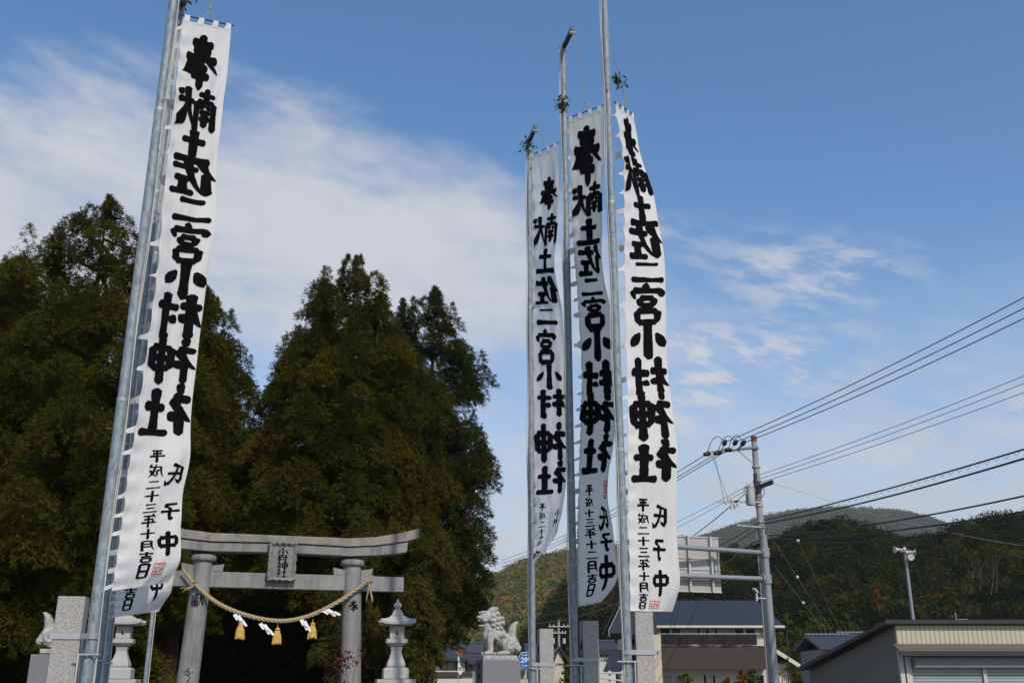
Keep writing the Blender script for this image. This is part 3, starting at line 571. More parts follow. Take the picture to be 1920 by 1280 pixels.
# ------------------------------------------------------------------ torii gate
TC = P(520, 1280, 25.0); TA = math.radians(17.0)
TD = Vector((math.cos(TA), math.sin(TA), 0)); TN = Vector((math.sin(TA), -math.cos(TA), 0))      # along the beams / towards the viewer
def tor(px, py, b=0.0):
    """(a, z) in the gate's plane (shifted b towards the viewer) under a photo pixel"""
    q = P(px, py, 1.0) - Vector((0, 0, EYE)); o = Vector((TC.x, TC.y, 0)) + TN * b - Vector((0, 0, 0))
    t = o.dot(TN) / q.dot(TN); w = q * t
    return (w - Vector((TC.x, TC.y, 0))).dot(TD), w.z + EYE
def tw(a, b, z): return Vector((TC.x, TC.y, 0)) + TD * a + TN * b + Vector((0, 0, z))
gate = thing('torii_gate', (TC.x, TC.y, 0), 'grey granite torii gate with curved lintel and a stone name plaque', 'torii')
aL0, zL0 = tor(383, 1042); aL1, zL1 = tor(352, 1280); aR0, zR0 = tor(661, 1046); aR1, zR1 = tor(661, 1280)
a_mid = (aL0 + aR0) / 2; half = (aR0 - aL0) / 2; lean = 0.035
ztop = (zL0 + zR0) / 2
def pillar_a(sgn, z): return a_mid + sgn * (half + (ztop - z) * lean)
pillars = []
for sgn in (-1, 1):
    p = MB(); p.tube([tw(pillar_a(sgn, z), 0, z) for z in np.linspace(0, ztop - 0.02, 9)], 0.262, 28, r_end=0.218)
    po = p.build('pillar', 'concrete', gate, smooth=True); pillars.append(po)
    c = MB(); cz = ztop - 0.16; base = tw(pillar_a(sgn, cz), 0, 0)
    c.lathe(base, [(0.215, cz - 0.012), (0.27, cz), (0.292, cz + 0.03), (0.295, cz + 0.09), (0.275, cz + 0.135), (0.23, cz + 0.15)], 28)
    c.build('collar', 'concrete', po, smooth=True)
    ft = MB(); ft.lathe(tw(pillar_a(sgn, 0.1), 0, 0), [(0.42, 0.0), (0.42, 0.22), (0.36, 0.3), (0.27, 0.33)], 28); ft.build('pillar_base', 'concrete', po, smooth=True)
# beams : stations along a with bottom / top z, mirrored about the middle
def beam_half(pts): return [(tor(*p)[0] - a_mid, tor(*p)[1]) for p in pts]
k_top = beam_half([(530, 1006.5), (600, 1009), (652, 1011.5), (700, 1009), (733, 1004), (760, 998.5), (782, 993)])
k_mid = beam_half([(530, 1020), (600, 1024), (652, 1027), (700, 1025), (733, 1021), (760, 1016.5), (781, 1011)])
s_bot = beam_half([(530, 1037.5), (600, 1041), (652, 1044), (700, 1042.5), (733, 1040), (750, 1038), (760, 1036)])
s_top = beam_half([(530, 1021), (600, 1025), (652, 1028), (700, 1026), (733, 1022), (752, 1018.8), (762, 1016.5)])
def beam(mb, bot, top, hw, gap=0.0):
    st = [(-a, z0, -a2, z1) for (a, z0), (a2, z1) in zip(bot[::-1], top[::-1])] + [(a, z0, a2, z1) for (a, z0), (a2, z1) in zip(bot, top)]
    vs = []; fs = []
    for a0, z0, a1, z1 in st:
        for a, b, z in ((a0, hw, z0 + gap), (a1, hw * 1.04, z1), (a1, -hw * 1.04, z1), (a0, -hw, z0 + gap)): vs.append(tw(a_mid + a, b, z))
    n = len(st)
    for i in range(n - 1):
        for j in range(4): fs.append((i * 4 + j, (i + 1) * 4 + j, (i + 1) * 4 + (j + 1) % 4, i * 4 + (j + 1) % 4))
    fs += [(3, 2, 1, 0)[::-1], tuple((n - 1) * 4 + j for j in (3, 2, 1, 0))]
    mb.add(vs, fs)
b = MB(); beam(b, k_mid, k_top, 0.27, 0.006); b.build('top_lintel', 'lichen_concrete', gate, bevel=0.012)
b = MB(); beam(b, s_bot, s_top, 0.215); b.build('under_lintel', 'concrete', gate, bevel=0.012)
zt = tor(540, 1076)[1]; zb = tor(540, 1104)[1]; an = tor(755, 1095)[0] - a_mid
zt, zb = tor(640, 1079)[1], tor(640, 1107)[1]
def inner(mb, a0, a1, z0, z1, hw): mb.hexa([tw(a0, hw, z0), tw(a1, hw, z0), tw(a1, -hw, z0), tw(a0, -hw, z0), tw(a0, hw, z1), tw(a1, hw, z1), tw(a1, -hw, z1), tw(a0, -hw, z1)]); return mb
pa = half + (ztop - zt) * lean
for nm, a0, a1 in (('tie_beam', -pa + 0.19, pa - 0.19), ('tie_beam', pa + 0.19, an), ('tie_beam', -an, -pa - 0.19)):
    inner(MB(), a_mid + a0, a_mid + a1, zb, zt, 0.13).build(nm, 'concrete', gate, bevel=0.01)
for sgn in (-1, 1):
    for side in (-1, 1):
        c0 = a_mid + sgn * pa + side * 0.2; c1 = a_mid + sgn * pa + side * 0.46
        w = MB(); z0 = zt + 0.004
        w.hexa([tw(c0, .12, z0), tw(c1, .12, z0), tw(c1, -.12, z0), tw(c0, -.12, z0), tw(c0, .12, z0 + .13), tw(c1 + side * .03, .12, z0 + .18), tw(c1 + side * .03, -.12, z0 + .18), tw(c0, -.12, z0 + .13)])
        w.build('wedge', 'concrete', gate, bevel=0.006)
# characters carved on the pillars
def pillar_text(ch, sgn, px, py, s, custom=None):
    b0 = 0.25; a, z = tor(px, py, b0); mb = MB()
    R = 0.262 - 0.044 * z / ztop + 0.003
    def pl(gx, gy, k):
        aa = a + (gx - .5) * s; zz = z - (gy - .5) * s; da = aa - pillar_a(sgn, zz); r = R + 0.0006 * k
        da = max(-R * .95, min(R * .95, da)); return tw(pillar_a(sgn, zz) + da, math.sqrt(max(r * r - da * da, 1e-4)), zz)
    if custom: custom(mb, pl)
    else: lettering(mb, ch, pl, 10, 3)
    return mb
pillar_text('奉', 1, 663, 1135, 0.28).build('lettering', 'ink', pillars[1])
KEN = [('h', [(6, 14), (52, 11)]), ('v', [(30, 0), (30, 13)]), ('h', [(30, 5), (48, 4)]), ('v', [(7, 14), (6, 60), (0, 98)]), ('h', [(16, 26), (50, 25)]), ('v', [(34, 14), (34, 32)]), ('h', [(14, 34), (54, 32)]),
       ('h', [(14, 44), (52, 43)]), ('h', [(12, 54), (54, 53)]), ('v', [(14, 56), (14, 98)]), ('h', [(14, 60), (52, 59)]), ('v', [(52, 58), (52, 98)]), ('h', [(20, 72), (47, 71)]), ('h', [(20, 84), (47, 83)]), ('v', [(33, 62), (33, 96)]), ('h', [(16, 97), (50, 96)])] + G['献'][9:]
G['獻'] = KEN
def ken(mb, pl):
    rng = np.random.default_rng(5)
    for k, (kind, pts) in enumerate(KEN):
        q, nn, wd = stroke_outline(kind, pts, 6.5 if k < 16 else 9, rng); vs = []; fs = []
        for i in range(len(q)):
            for j in (-1, 0, 1): vs.append(pl((q[i][0] + nn[i][0] * wd[i] * j) / 100, (q[i][1] + nn[i][1] * wd[i] * j) / 100, k))
        for i in range(len(q) - 1):
            for j in (0, 1): fs.append((i * 3 + j, i * 3 + j + 1, (i + 1) * 3 + j + 1, (i + 1) * 3 + j))
        mb.add(vs, fs)
pillar_text('獻', -1, 371, 1124, 0.29, ken).build('lettering', 'ink', pillars[0])
# plaque, hung leaning forward
pb = 0.36
pla, plz0 = tor(527, 1088, pb); _, plz1 = tor(527, 1016, pb); pw = (tor(551, 1050, pb)[0] - tor(504, 1050, pb)[0]) / 2 * 1.13; ph = (plz1 - plz0) / 2; pz = (plz0 + plz1) / 2
def plq(x, y, d):
    """x right, y up on the plaque face, d out of it"""
    return tw(pla + x, pb - 0.07 + 0.10 * (y / ph) * 0.5 + d, pz + y)
fr = MB(); pts = []; rng = np.random.default_rng(3)
per = 96
for i in range(per):
    t = i / per * 4; k = int(t); u = (t - k) * 2 - 1
    x, y = [(u, -1), (1, u), (-u, 1), (-1, -u)][k]; wv = 0.011 * math.sin(i * 1.05) + 0.006 * math.sin(i * 2.3) + rng.normal(0, 0.003)
    pts.append((x * (pw + wv), y * (ph + wv)))
vs = []; fs = []
rings = [(1.0, -0.04), (1.0, 0.05), (0.93, 0.075), (0.78, 0.045), (0.76, 0.02)]
for s_, d_ in rings:
    for i, (x, y) in enumerate(pts):
        vs.append(plq(x * (1 - (1 - s_)), y * (1 - (1 - s_) * pw / ph), d_ + (0.012 * math.sin(i * 1.05 + 1) if 0 < s_ < 1 and s_ > .8 else 0)))
for r in range(len(rings) - 1):
    for i in range(per): fs.append((r * per + i, r * per + (i + 1) % per, (r + 1) * per + (i + 1) % per, (r + 1) * per + i))
fs.append(tuple((len(rings) - 1) * per + i for i in range(per))); fs.append(tuple(range(per - 1, -1, -1)))
plaque = fr.add(vs, fs).build('name_plaque', 'concrete', gate, smooth=True)
mb = MB()
for i, ch in enumerate('小村神社'):
    yc = ph * (0.50 - i * 0.36); sz = 0.235
    lettering(mb, ch, lambda gx, gy, k, yc=yc: plq((gx - .5) * sz * 1.12, yc - (gy - .5) * sz * 0.92, 0.024 + 0.0006 * k), 10, 9)
mb.build('plaque_lettering', 'ink', plaque)
# shimenawa
sh = thing('sacred_rope', tw(a_mid, .32, 3.0), 'thick twisted straw rope with tassels and paper strips slung across the torii', 'rope')
path = [(342, 1066), (364, 1093), (392, 1119), (425, 1139), (470, 1155), (515, 1163), (552, 1161), (592, 1149), (640, 1124), (681, 1095), (700, 1079)]
pw3 = [tw(tor(x, y, .31)[0], .31, tor(x, y, .31)[1]) for x, y in path]
def spline(p, n):
    out = []
    for i in range(n):
        t = i / (n - 1) * (len(p) - 1); k = min(int(t), len(p) - 2); u = t - k
        a0, a1, a2, a3 = p[max(k - 1, 0)], p[k], p[k + 1], p[min(k + 2, len(p) - 1)]
        out.append(0.5 * ((2 * a1) + (a2 - a0) * u + (2 * a0 - 5 * a1 + 4 * a2 - a3) * u * u + (3 * a1 - a0 - 3 * a2 + a3) * u ** 3))
    return out
sp = spline(pw3, 260); mb = MB()
for k in range(3):
    q = []
    for i, p in enumerate(sp):
        d = (sp[min(i + 1, 259)] - sp[max(i - 1, 0)]).normalized(); up = TN; bb = d.cross(up); t = i / 259; thick = 0.55 + 0.45 * min(1, min(t, 1 - t) * 5)
        ph_ = i * 0.42 + k * 2.0944; q.append(p + (up * math.cos(ph_) + bb * math.sin(ph_)) * 0.026 * thick)
    mb.tube(q, [0.0285 * (0.5 + 0.5 * min(1, min(i, 259 - i) / 259 * 5)) for i in range(260)], 8)
mb.build('twisted_rope', 'straw', sh, smooth=True)
for (x, y, sgn) in ((362, 1091, -1), (692, 1089, 1)):
    a, z = tor(x, y, .31); mb = MB(); rng = np.random.default_rng(8)
    for k in range(7):
        e = tw(a + rng.normal(0, .03) + (0.02 * k if sgn > 0 else -0.045 * k), .33 + rng.normal(0, .03), z - (0.42 if sgn > 0 else 0.14) + rng.normal(0, .05))
        mb.tube([tw(a, .31, z), tw(a + rng.normal(0, .02), .36, z - .1), e], 0.009, 5)
    mb.tube([tw(a + 0.075 * math.cos(t), .31 + 0.075 * math.sin(t), z + 0.02 * math.sin(t * 2)) for t in np.linspace(0, 6.3, 16)], 0.016, 6)
    mb.build('knot', 'straw', sh)
for (x, y) in ((451, 1176), (520, 1186), (586, 1176)):
    a, z = tor(x, y, .31); mb = MB(); base = tw(a, .31, z); rng = np.random.default_rng(x)
    mb.lathe(base, [(0.035, .12), (0.05, .10), (0.045, .06), (0.075, .0), (0.095, -.12), (0.11, -.22), (0.10, -.225), (0.02, -.2)], 18)
    for k in range(60):
        t = rng.uniform(0, 6.28); e = base + Vector((math.cos(t) * .108, math.sin(t) * .108, -.22 - rng.uniform(0, .05)))
        mb.tube([base + Vector((math.cos(t) * .05, math.sin(t) * .05, .05)), base + Vector((math.cos(t) * .086, math.sin(t) * .086, -.05)), e], 0.008, 4)
    mb.tube([base + Vector((0, 0, .1)), base + Vector((0, 0, .2))], 0.008, 5)
    mb.tube([base + Vector((.052 * math.cos(t), .052 * math.sin(t), .075)) for t in np.linspace(0, 6.3, 14)], 0.012, 5)
    mb.build('straw_tassel', 'tassel_straw', sh, smooth=True)
for (x0, y0, dx, dy) in ((441, 1150, 19, 22), (489, 1167, 22, 22), (566, 1160, 14, 22), (606, 1142, 30, 10)):
    a, z = tor(x0, y0, .31); a2, z2 = tor(x0 + dx, y0 + dy, .31); mb = MB(); D = Vector((a2 - a, 0, z2 - z)); Nn = Vector((-D.z, 0, D.x)).normalized()
    for k in range(4):
        p = Vector((a, 0, z)) + D * (k / 4.6); e = p + D * 0.36 + Vector((0, 0, -.03)); off = Nn * (0.022 if k % 2 else -0.018); w = Nn * (0.04 - 0.005 * k) + D * .04
        q = [p + off - w, p + off + w, e + off + w, e + off - w]; bb = .34 + 0.03 * (k % 2)
        mb.slab([tw(v.x, bb + 0.02 * (i > 1), v.z) for i, v in enumerate(q)], TN * 0.003)
    mb.build('paper_streamer', 'paper', sh)

# ------------------------------------------------------------------ stone lanterns
def lantern(name, px, Y, label):
    c = P(px, 1280, Y); s = 0.00347 * Y / 25.3; r0 = MB
    def zz(y): return EYE + P(px, 940 + y / 3.692, Y).z - EYE
    root = thing(name, (c.x, c.y, 0), label, 'stone lantern', 'stone lanterns beside the torii'); rz = math.radians(11); o = (c.x, c.y, 0)
    def sq(nm, prof, sqr=True, smooth=False, par=root, n=24, m='lantern_stone', bev=0.008): return MB().lathe(o, [(w * s * (.9 if sqr else 1), zz(y)) for w, y in prof], n, sqr, rz).build(nm, m, par, smooth=smooth, bevel=bev)
    base = MB(); zb1 = zz(1228)
    base.box((c.x, c.y, zb1 - .35), (260 * s, 260 * s, .7), rz); base.box((c.x, c.y, (zb1 - .7) / 2), (360 * s, 360 * s, zb1 - .7), rz); base.build('stepped_base', 'lantern_stone', root, bevel=.01)
    sq('foot', [(95, 1225), (95, 1160), (84, 1150), (70, 1146)])
    sq('shaft', [(66, 1144), (69, 1132), (66, 1118), (54, 1088), (44, 1060), (39, 1038), (40, 1024), (38, 1020)])
    sq('shaft_band', [(43, 1019), (43, 1003), (36, 1002)])
    sq('platform', [(48, 1001), (60, 990), (76, 981), (80, 979), (80, 951), (56, 949)])
    fb = sq('fire_box', [(54, 948), (54, 862)])
    hole = MB(); n_ = Vector((math.sin(rz), -math.cos(rz), 0)); t_ = Vector((math.cos(rz), math.sin(rz), 0)); zc = zz(905); pts_ = []
    for k in range(18): a = 2.0 + k / 17 * 3.4; pts_.append(Vector((c.x, c.y, zc)) + n_ * (54 * s * .9 + .004) + t_ * (math.cos(a) * .035 + .01) + Vector((0, 0, math.sin(a) * .04)))
    hole.tube(pts_, [0.003 + 0.012 * math.sin(math.pi * k / 17) for k in range(18)], 6); hole.build('moon_hole', 'ink', fb)
    # cap : square hipped roof with lifted corners
    cap = MB(); vs = []; fs = []; NS = 48
    rings = [(50, 858, 0), (118, 856, 10), (128, 852, 14), (130, 836, 18), (112, 826, 12), (88, 815, 4), (66, 803, 0), (50, 792, 0), (44, 788, 0)]
    for w, y, lift in rings:
        for i in range(NS):
            t = i / NS * 4; k = int(t); u = (t - k) * 2 - 1; x, yy = [(u, -1), (1, u), (-u, 1), (-1, -u)][k]
            cor = abs(u) ** 4; vv = (t_ * (x * w * s * (1 + .05 * cor)) - n_ * (yy * w * s * (1 + .05 * cor))) * .89; vs.append((c.x + vv.x, c.y + vv.y, zz(y - lift * cor)))
    for r in range(len(rings) - 1):
        for i in range(NS): fs.append((r * NS + i, r * NS + (i + 1) % NS, (r + 1) * NS + (i + 1) % NS, (r + 1) * NS + i))
    fs += [tuple(range(NS - 1, -1, -1)), tuple((len(rings) - 1) * NS + i for i in range(NS))]
    cap.add(vs, fs).build('roof_cap', 'lantern_stone', root, smooth=True)
    sq('finial_base', [(42, 787), (40, 772), (33, 766), (31, 752), (22, 746)])
    sq('finial', [(16, 745), (13, 741), (22, 733), (28, 722), (28, 712), (20, 702), (10, 694), (8, 686), (11, 680), (8, 675)], False, True)
    return root
lantern('stone_lantern', 740.5, 25.3, 'pale carved stone lantern right of the torii gate with a crescent in its fire box')
lantern('stone_lantern', 222, 24.0, 'stone lantern partly hidden behind the left banner poles')

# ------------------------------------------------------------------ guardian lions
def lion(name, px, Y, facing, label, H, zplinth, px_plinth):
    """facing +1 looks along +x, -1 along -x; carved as one body"""
    c = P(px_plinth, 1232, Y); root = thing(name, (c.x, c.y, zplinth), label, 'stone lion', 'guardian lions'); rz = math.radians(17 if facing < 0 else 10); rng = random.Random(4)
    ca, sa = math.cos(rz), math.sin(rz)
    def W(x, y, z): X = x * facing * H; Yy = y * H; return (c.x + X * ca - Yy * sa, c.y + X * sa + Yy * ca, zplinth + z * H)
    mb = MB()
    def E(x, y, z, rx, ry, rz_, tilt=0.0):
        t = MB().ball((0, 0, 0), (rx, ry, rz_), 20, 12); ct, st = math.cos(tilt), math.sin(tilt)
        mb.add([W(x + v[0] * ct - v[2] * st, y + v[1], z + v[0] * st + v[2] * ct) for v in t.v], t.f if facing > 0 else [f[::-1] for f in t.f])
    def C(pts, rs):
        t = MB().tube(pts, rs, 14); mb.add([W(*v) for v in t.v], t.f if facing > 0 else [f[::-1] for f in t.f])
        for p, r in ((pts[0], rs[0]), (pts[-1], rs[-1])): E(p[0], p[1], p[2], r, r, r)
    E(.24, 0, .80, .155, .15, .135); E(.34, 0, .79, .10, .12, .09); E(.40, 0, .775, .085, .10, .062); E(.455, 0, .79, .04, .055, .035)     # skull, muzzle, nose
    E(.36, 0, .605, .09, .085, .032, .1); E(.27, 0, .63, .09, .09, .05)                                                              # lower jaw
    for s in (-1, 1):
        E(.365, s * .07, .895, .075, .04, .028, -.1); E(.375, s * .072, .85, .03, .03, .026)                                          # brow, eye
        E(.33, s * .11, .73, .07, .03, .05); E(.44, s * .05, .72, .02, .014, .035)                                                    # cheek, fang
        C([(.17, s * .10, .90), (.10, s * .14, .97), (.06, s * .16, .985)], [.05, .035, .015])                                        # ear
        for (x, z, r) in ((.155, .81, .062), (.16, .71, .066), (.155, .61, .06), (.05, .85, .066), (.045, .74, .07), (.05, .64, .066), (.06, .55, .06), (-.045, .76, .058), (-.06, .66, .06), (-.02, .56, .058)):
            yy = s * (.135 - .25 * abs(z - .72) ** 1.5); E(x, yy, z, r, .05, r); E(x, yy + s * .045, z, r * .55, .026, r * .55); E(x, yy + s * .065, z, r * .24, .018, r * .24)
        C([(.20, s * .10, .42), (.215, s * .115, .25), (.20, s * .115, .09)], [.095, .07, .062])                                       # fore leg
        E(.235, s * .115, .045, .10, .068, .048)
        for k in (-1, 0, 1): E(.315, s * .115 + k * .04, .038, .034, .022, .036)
        E(-.20, s * .13, .20, .155, .10, .17, -.5); E(-.08, s * .155, .045, .15, .062, .046)                                           # thigh, hind foot
        for k in (-1, 0, 1): E(.05, s * .155 + k * .036, .036, .034, .02, .034)
        sp_ = [(-.235 + (.02 + .012 * t) * math.cos(t * 1.0) * 1.0, s * (.225 - .002 * t), .215 + (.02 + .012 * t) * math.sin(t)) for t in np.linspace(0, 7.5, 22)]; C(sp_, [.022] * 22)
        C([(.16, s * .14, .40), (.02, s * .155, .31), (.07, s * .14, .25)], [.04, .03, .012])                                          # flame at the elbow
    E(.10, 0, .93, .10, .10, .05); C([(.19, 0, .93), (.12, 0, .985), (.085, 0, 1.0)], [.05, .04, .02])                                 # mane top, horn
    E(.19, 0, .50, .15, .15, .19, .15); E(.27, 0, .41, .09, .12, .13); E(.02, 0, .45, .22, .15, .17, .55); E(-.16, 0, .29, .17, .15, .18, .4); E(-.25, 0, .19, .17, .16, .16)
    for k in range(5): C([(.25 - .06 * k, .155, .52 - .01 * k), (.19 - .07 * k, .165, .42), (.10 - .06 * k, .15, .36)], [.022, .018, .01]); C([(.25 - .06 * k, -.155, .52 - .01 * k), (.19 - .07 * k, -.165, .42), (.10 - .06 * k, -.15, .36)], [.022, .018, .01])
    for k in range(8): E(.10 - .05 * k, 0, .68 - .055 * k, .035, .03, .035)
    E(-.37, 0, .21, .11, .13, .12); E(-.43, .05, .13, .075, .07, .085); E(-.43, -.06, .15, .075, .07, .085); E(-.34, .10, .30, .07, .05, .07); E(-.34, -.10, .30, .07, .05, .07)
    for s in (-1, 1):
        C([(-.38 + (.016 + .011 * t) * math.cos(t), s * .115, .21 + (.016 + .011 * t) * math.sin(t)) for t in np.linspace(0, 7, 20)], [.02] * 20)
    C([(-.31, 0, .33), (-.295, 0, .44), (-.325, 0, .55), (-.36, 0, .63), (-.41, 0, .69)], [.10, .098, .088, .07, .03])
    for s in (-1, 1): C([(-.31, s * .06, .36), (-.30, s * .06, .46), (-.345, s * .05, .60), (-.44, s * .03, .705)], [.05, .048, .04, .014])
    me = bpy.data.meshes.new('body'); L0 = root_loc(root); me.from_pydata([(v[0] - L0.x, v[1] - L0.y, v[2] - L0.z) for v in mb.v], [], mb.f)
    tmp = bpy.data.objects.new('body', me); COL.objects.link(tmp)
    rm = tmp.modifiers.new('r', 'REMESH'); rm.mode = 'VOXEL'; rm.voxel_size = 0.0105; rm.use_smooth_shade = True
    sm = tmp.modifiers.new('s', 'SMOOTH'); sm.factor = 0.5; sm.iterations = 2
    dg = bpy.context.evaluated_depsgraph_get(); m2 = bpy.data.meshes.new_from_object(tmp.evaluated_get(dg)); bpy.data.objects.remove(tmp); bpy.data.meshes.remove(me)
    m2.name = 'body'; m2.materials.clear(); m2.materials.append(M['carved_stone']); m2.polygons.foreach_set('use_smooth', [True] * len(m2.polygons))
    o = bpy.data.objects.new('body', m2); COL.objects.link(o); o.parent = root
    pl = MB(); pl.hexa([W(x, y, z) for z in (-.092, -.004) for x, y in ((-.36, -.24), (.40, -.24), (.40, .24), (-.36, .24))][::1]) ; pl.build('plinth', 'carved_stone', root, bevel=.012)
    return root, c, rz
def pedestal(c, rz, ztop, hx, hy, label):
    root = thing('lion_pedestal', (c.x, c.y, 0), label, 'pedestal', 'pedestals of the guardian lions')
    MB().box((c.x, c.y, ztop - .27), (hx, hy, .54), rz).build('upper_block', 'polished_stone', root, bevel=.008)
    MB().box((c.x, c.y, (ztop - .544) / 2), (hx + .34, hy + .34, ztop - .544), rz).build('lower_block', 'polished_stone', root, bevel=.01)
    return root
Ylr = 25.0; zr = P(930, 1228, Ylr).z
lr, lc, lrz = lion('guardian_lion', 930, Ylr, -1, 'carved stone guardian lion with curled mane and raised tail facing left on a grey pedestal', 1.09, zr, 934)
pr = pedestal(lc, lrz, zr - .102, .92, .62, 'grey polished pedestal under the right guardian lion')
mb = MB(); nL = Vector((-math.cos(lrz), -math.sin(lrz), 0)); tL = Vector((math.sin(lrz), -math.cos(lrz), 0)); c0 = Vector((lc.x, lc.y, 0)) + nL * .464
for i, ch in enumerate('奉献'):
    lettering(mb, ch, lambda gx, gy, k: c0 + nL * (.0005 * k) + tL * ((gx - .5) * .17) + Vector((0, 0, zr - .26 - i * .2 - (gy - .5) * .17)), 12, 2)
mb.build('lettering', 'ink', pr)
Yll = 20.5; zl = P(95, 1216, Yll).z
ll, lc2, lrz2 = lion('guardian_lion', 114, Yll, 1, 'stone guardian lion mostly hidden by the left granite post, only its curled tail showing', .96, zl, 114)
pedestal(lc2, lrz2, zl - .105, .95, .62, 'stepped grey pedestal behind the left granite post')

# ------------------------------------------------------------------ banner poles, posts, banners
POSTW = {}
def granite_post(px_face_l, px_face_r, py_top, Y, w, rz, label):
    a = P(px_face_l, py_top, Y); b_ = P(px_face_r, py_top, Y); mid = (a + b_) / 2
    c = Vector((mid.x, mid.y, 0)) + Vector((-math.sin(rz), math.cos(rz), 0)) * w / 2; z = a.z
    root = thing('granite_post', (c.x, c.y, 0), label, 'stone post', 'granite posts bracing the banner poles')
    MB().box((c.x, c.y, z / 2), (w, w, z), rz).build('shaft', 'granite', root, bevel=.008)
    mb = MB(); nl = Vector((-math.cos(rz), -math.sin(rz), 0)); tl = Vector((math.sin(rz), -math.cos(rz), 0)); f0 = Vector((c.x, c.y, 0)) + nl * (w / 2 + .0015)
    for i, ch in enumerate('奉献'):
        lettering(mb, ch, lambda gx, gy, k: f0 + nl * (.0006 * k) + tl * ((gx - .5) * .2) + Vector((0, 0, z - .42 - i * .26 - (gy - .5) * .22)), 12, 2)
    mb.build('lettering', 'ink', root)
    return c, z
def banner_pole(px, py, Y, dia, ztop, label, arm=None, handle_z=2.04, strap=None, rope_side=1):
    b_ = P(px, py, Y); x, y = b_.x, b_.y; r = dia / 2
    root = thing('banner_pole', (x, y, 0), label, 'flag pole', 'galvanised banner poles')
    p = MB(); zs = [0, 5.2, 9.6, ztop]
    for i in range(3): p.tube([(x, y, zs[i] - (.0 if i == 0 else .02)), (x, y, zs[i + 1])], r * (1 - .045 * i), 24)
    p.build('pole', 'galvanised', root, smooth=True)
    for i in (1, 2):
        MB().tube([(x, y, zs[i] - .03), (x, y, zs[i] + .012)], r * (1.03 - .045 * (i - 1)), 24).build('joint_ring', 'steel', root, smooth=True)
    h = MB(); h.tube([(x - .16, y - r - .02, handle_z), (x + .15, y - r - .02, handle_z)], .014, 10); h.tube([(x, y - r - .03, handle_z), (x, y, handle_z)], .02, 8); h.build('cleat', 'steel', root, smooth=True)
    rp = MB(); rx = x + rope_side * (r + .015)
    for k in range(2):
        dx = .02 * k
        rp.tube([(rx + dx + .012 * math.sin(i * .9 + k), y - r * .6 - .02 * k, z) for i, z in enumerate(np.linspace(1.2, ztop - .1, 30))], .007, 6)
    rp.tube([(x - .10 * rope_side, y - r - .03, handle_z), (x - .11 * rope_side, y - r - .02, 1.0)], .009, 6)
    rp.build('halyard', 'white_rope', root, smooth=True)
    if arm:
        e = Pz(arm[0], arm[1], ztop - .04); d = (e - Vector((x, y, ztop - .04))); n = d.normalized(); s = n.cross(Vector((0, 0, 1)))
        a0 = Vector((x, y, ztop - .04)) - n * .14; a1 = e
        MB().hexa([a0 + s * .04 + Vector((0, 0, -.05)), a1 + s * .04 + Vector((0, 0, -.05)), a1 - s * .04 + Vector((0, 0, -.05)), a0 - s * .04 + Vector((0, 0, -.05)),
                   a0 + s * .04 + Vector((0, 0, .05)), a1 + s * .04 + Vector((0, 0, .05)), a1 - s * .04 + Vector((0, 0, .05)), a0 - s * .04 + Vector((0, 0, .05))]).build('top_arm', 'dark_steel', root, bevel=.006)
        MB().tube([a1 - n * .06 + s * .05 + Vector((0, 0, -.06)), a1 - n * .06 - s * .05 + Vector((0, 0, -.06))], .045, 14).build('pulley', 'steel', root, smooth=True)
        cp = MB(); cp.lathe((x, y, 0), [(r * .95, ztop - .12), (r * 1.12, ztop - .12), (r * 1.12, ztop), (r * .5, ztop + .03)], 20); cp.build('cap', 'steel', root, smooth=True)
    if strap:
        (pc, pz_, pw_, prz, sz_) = strap; u = Vector((math.cos(prz), math.sin(prz), 0)); f_ = Vector((math.sin(prz), -math.cos(prz), 0)); c = Vector((pc.x, pc.y, sz_))
        st = MB(); t = .012; hh = .035; sgn = 1 if pc.x > x else -1
        q0 = c + f_ * (pw_ / 2 + .003) + u * (sgn * (pw_ / 2 + .05)); q1 = c + f_ * (pw_ / 2 + .003) - u * (sgn * (pw_ / 2 + .0)); q2 = Vector((x - 0.0 * sgn, y - r - .006, sz_))
        for A, B in ((q0, q1), (q1, q2)):
            n = Vector((B - A).xy.to_3d()).cross(Vector((0, 0, 1))).normalized() * t
            if n.y > 0: n = -n
            st.hexa([A + Vector((0, 0, -hh)), B + Vector((0, 0, -hh)), B + n + Vector((0, 0, -hh)), A + n + Vector((0, 0, -hh)), A + Vector((0, 0, hh)), B + Vector((0, 0, hh)), B + n + Vector((0, 0, hh)), A + n + Vector((0, 0, hh))])
        arc = [Vector((x + (r + .008) * math.cos(a), y + (r + .008) * math.sin(a), 0)) for a in np.linspace(-math.pi / 2, -math.pi / 2 - sgn * math.pi, 14)]
        for a, b2 in zip(arc, arc[1:]):
            n = Vector(((a.x + b2.x) / 2 - x, (a.y + b2.y) / 2 - y, 0)).normalized() * t
            st.hexa([Vector((q.x, q.y, sz_ + dz)) + o for dz in (-hh, hh) for q, o in ((a, Vector()), (b2, Vector()), (b2, n), (a, n))])
        st.build('strap', 'steel', root)
        bt = MB()
        for dz in (-.015, .015): bt.tube([q0 + f_ * .05 + Vector((0, 0, dz)), q0 - f_ * .06 + Vector((0, 0, dz))], .012, 8)
        bt.build('strap_bolt', 'steel', root)
    return Vector((x, y, 0)), r

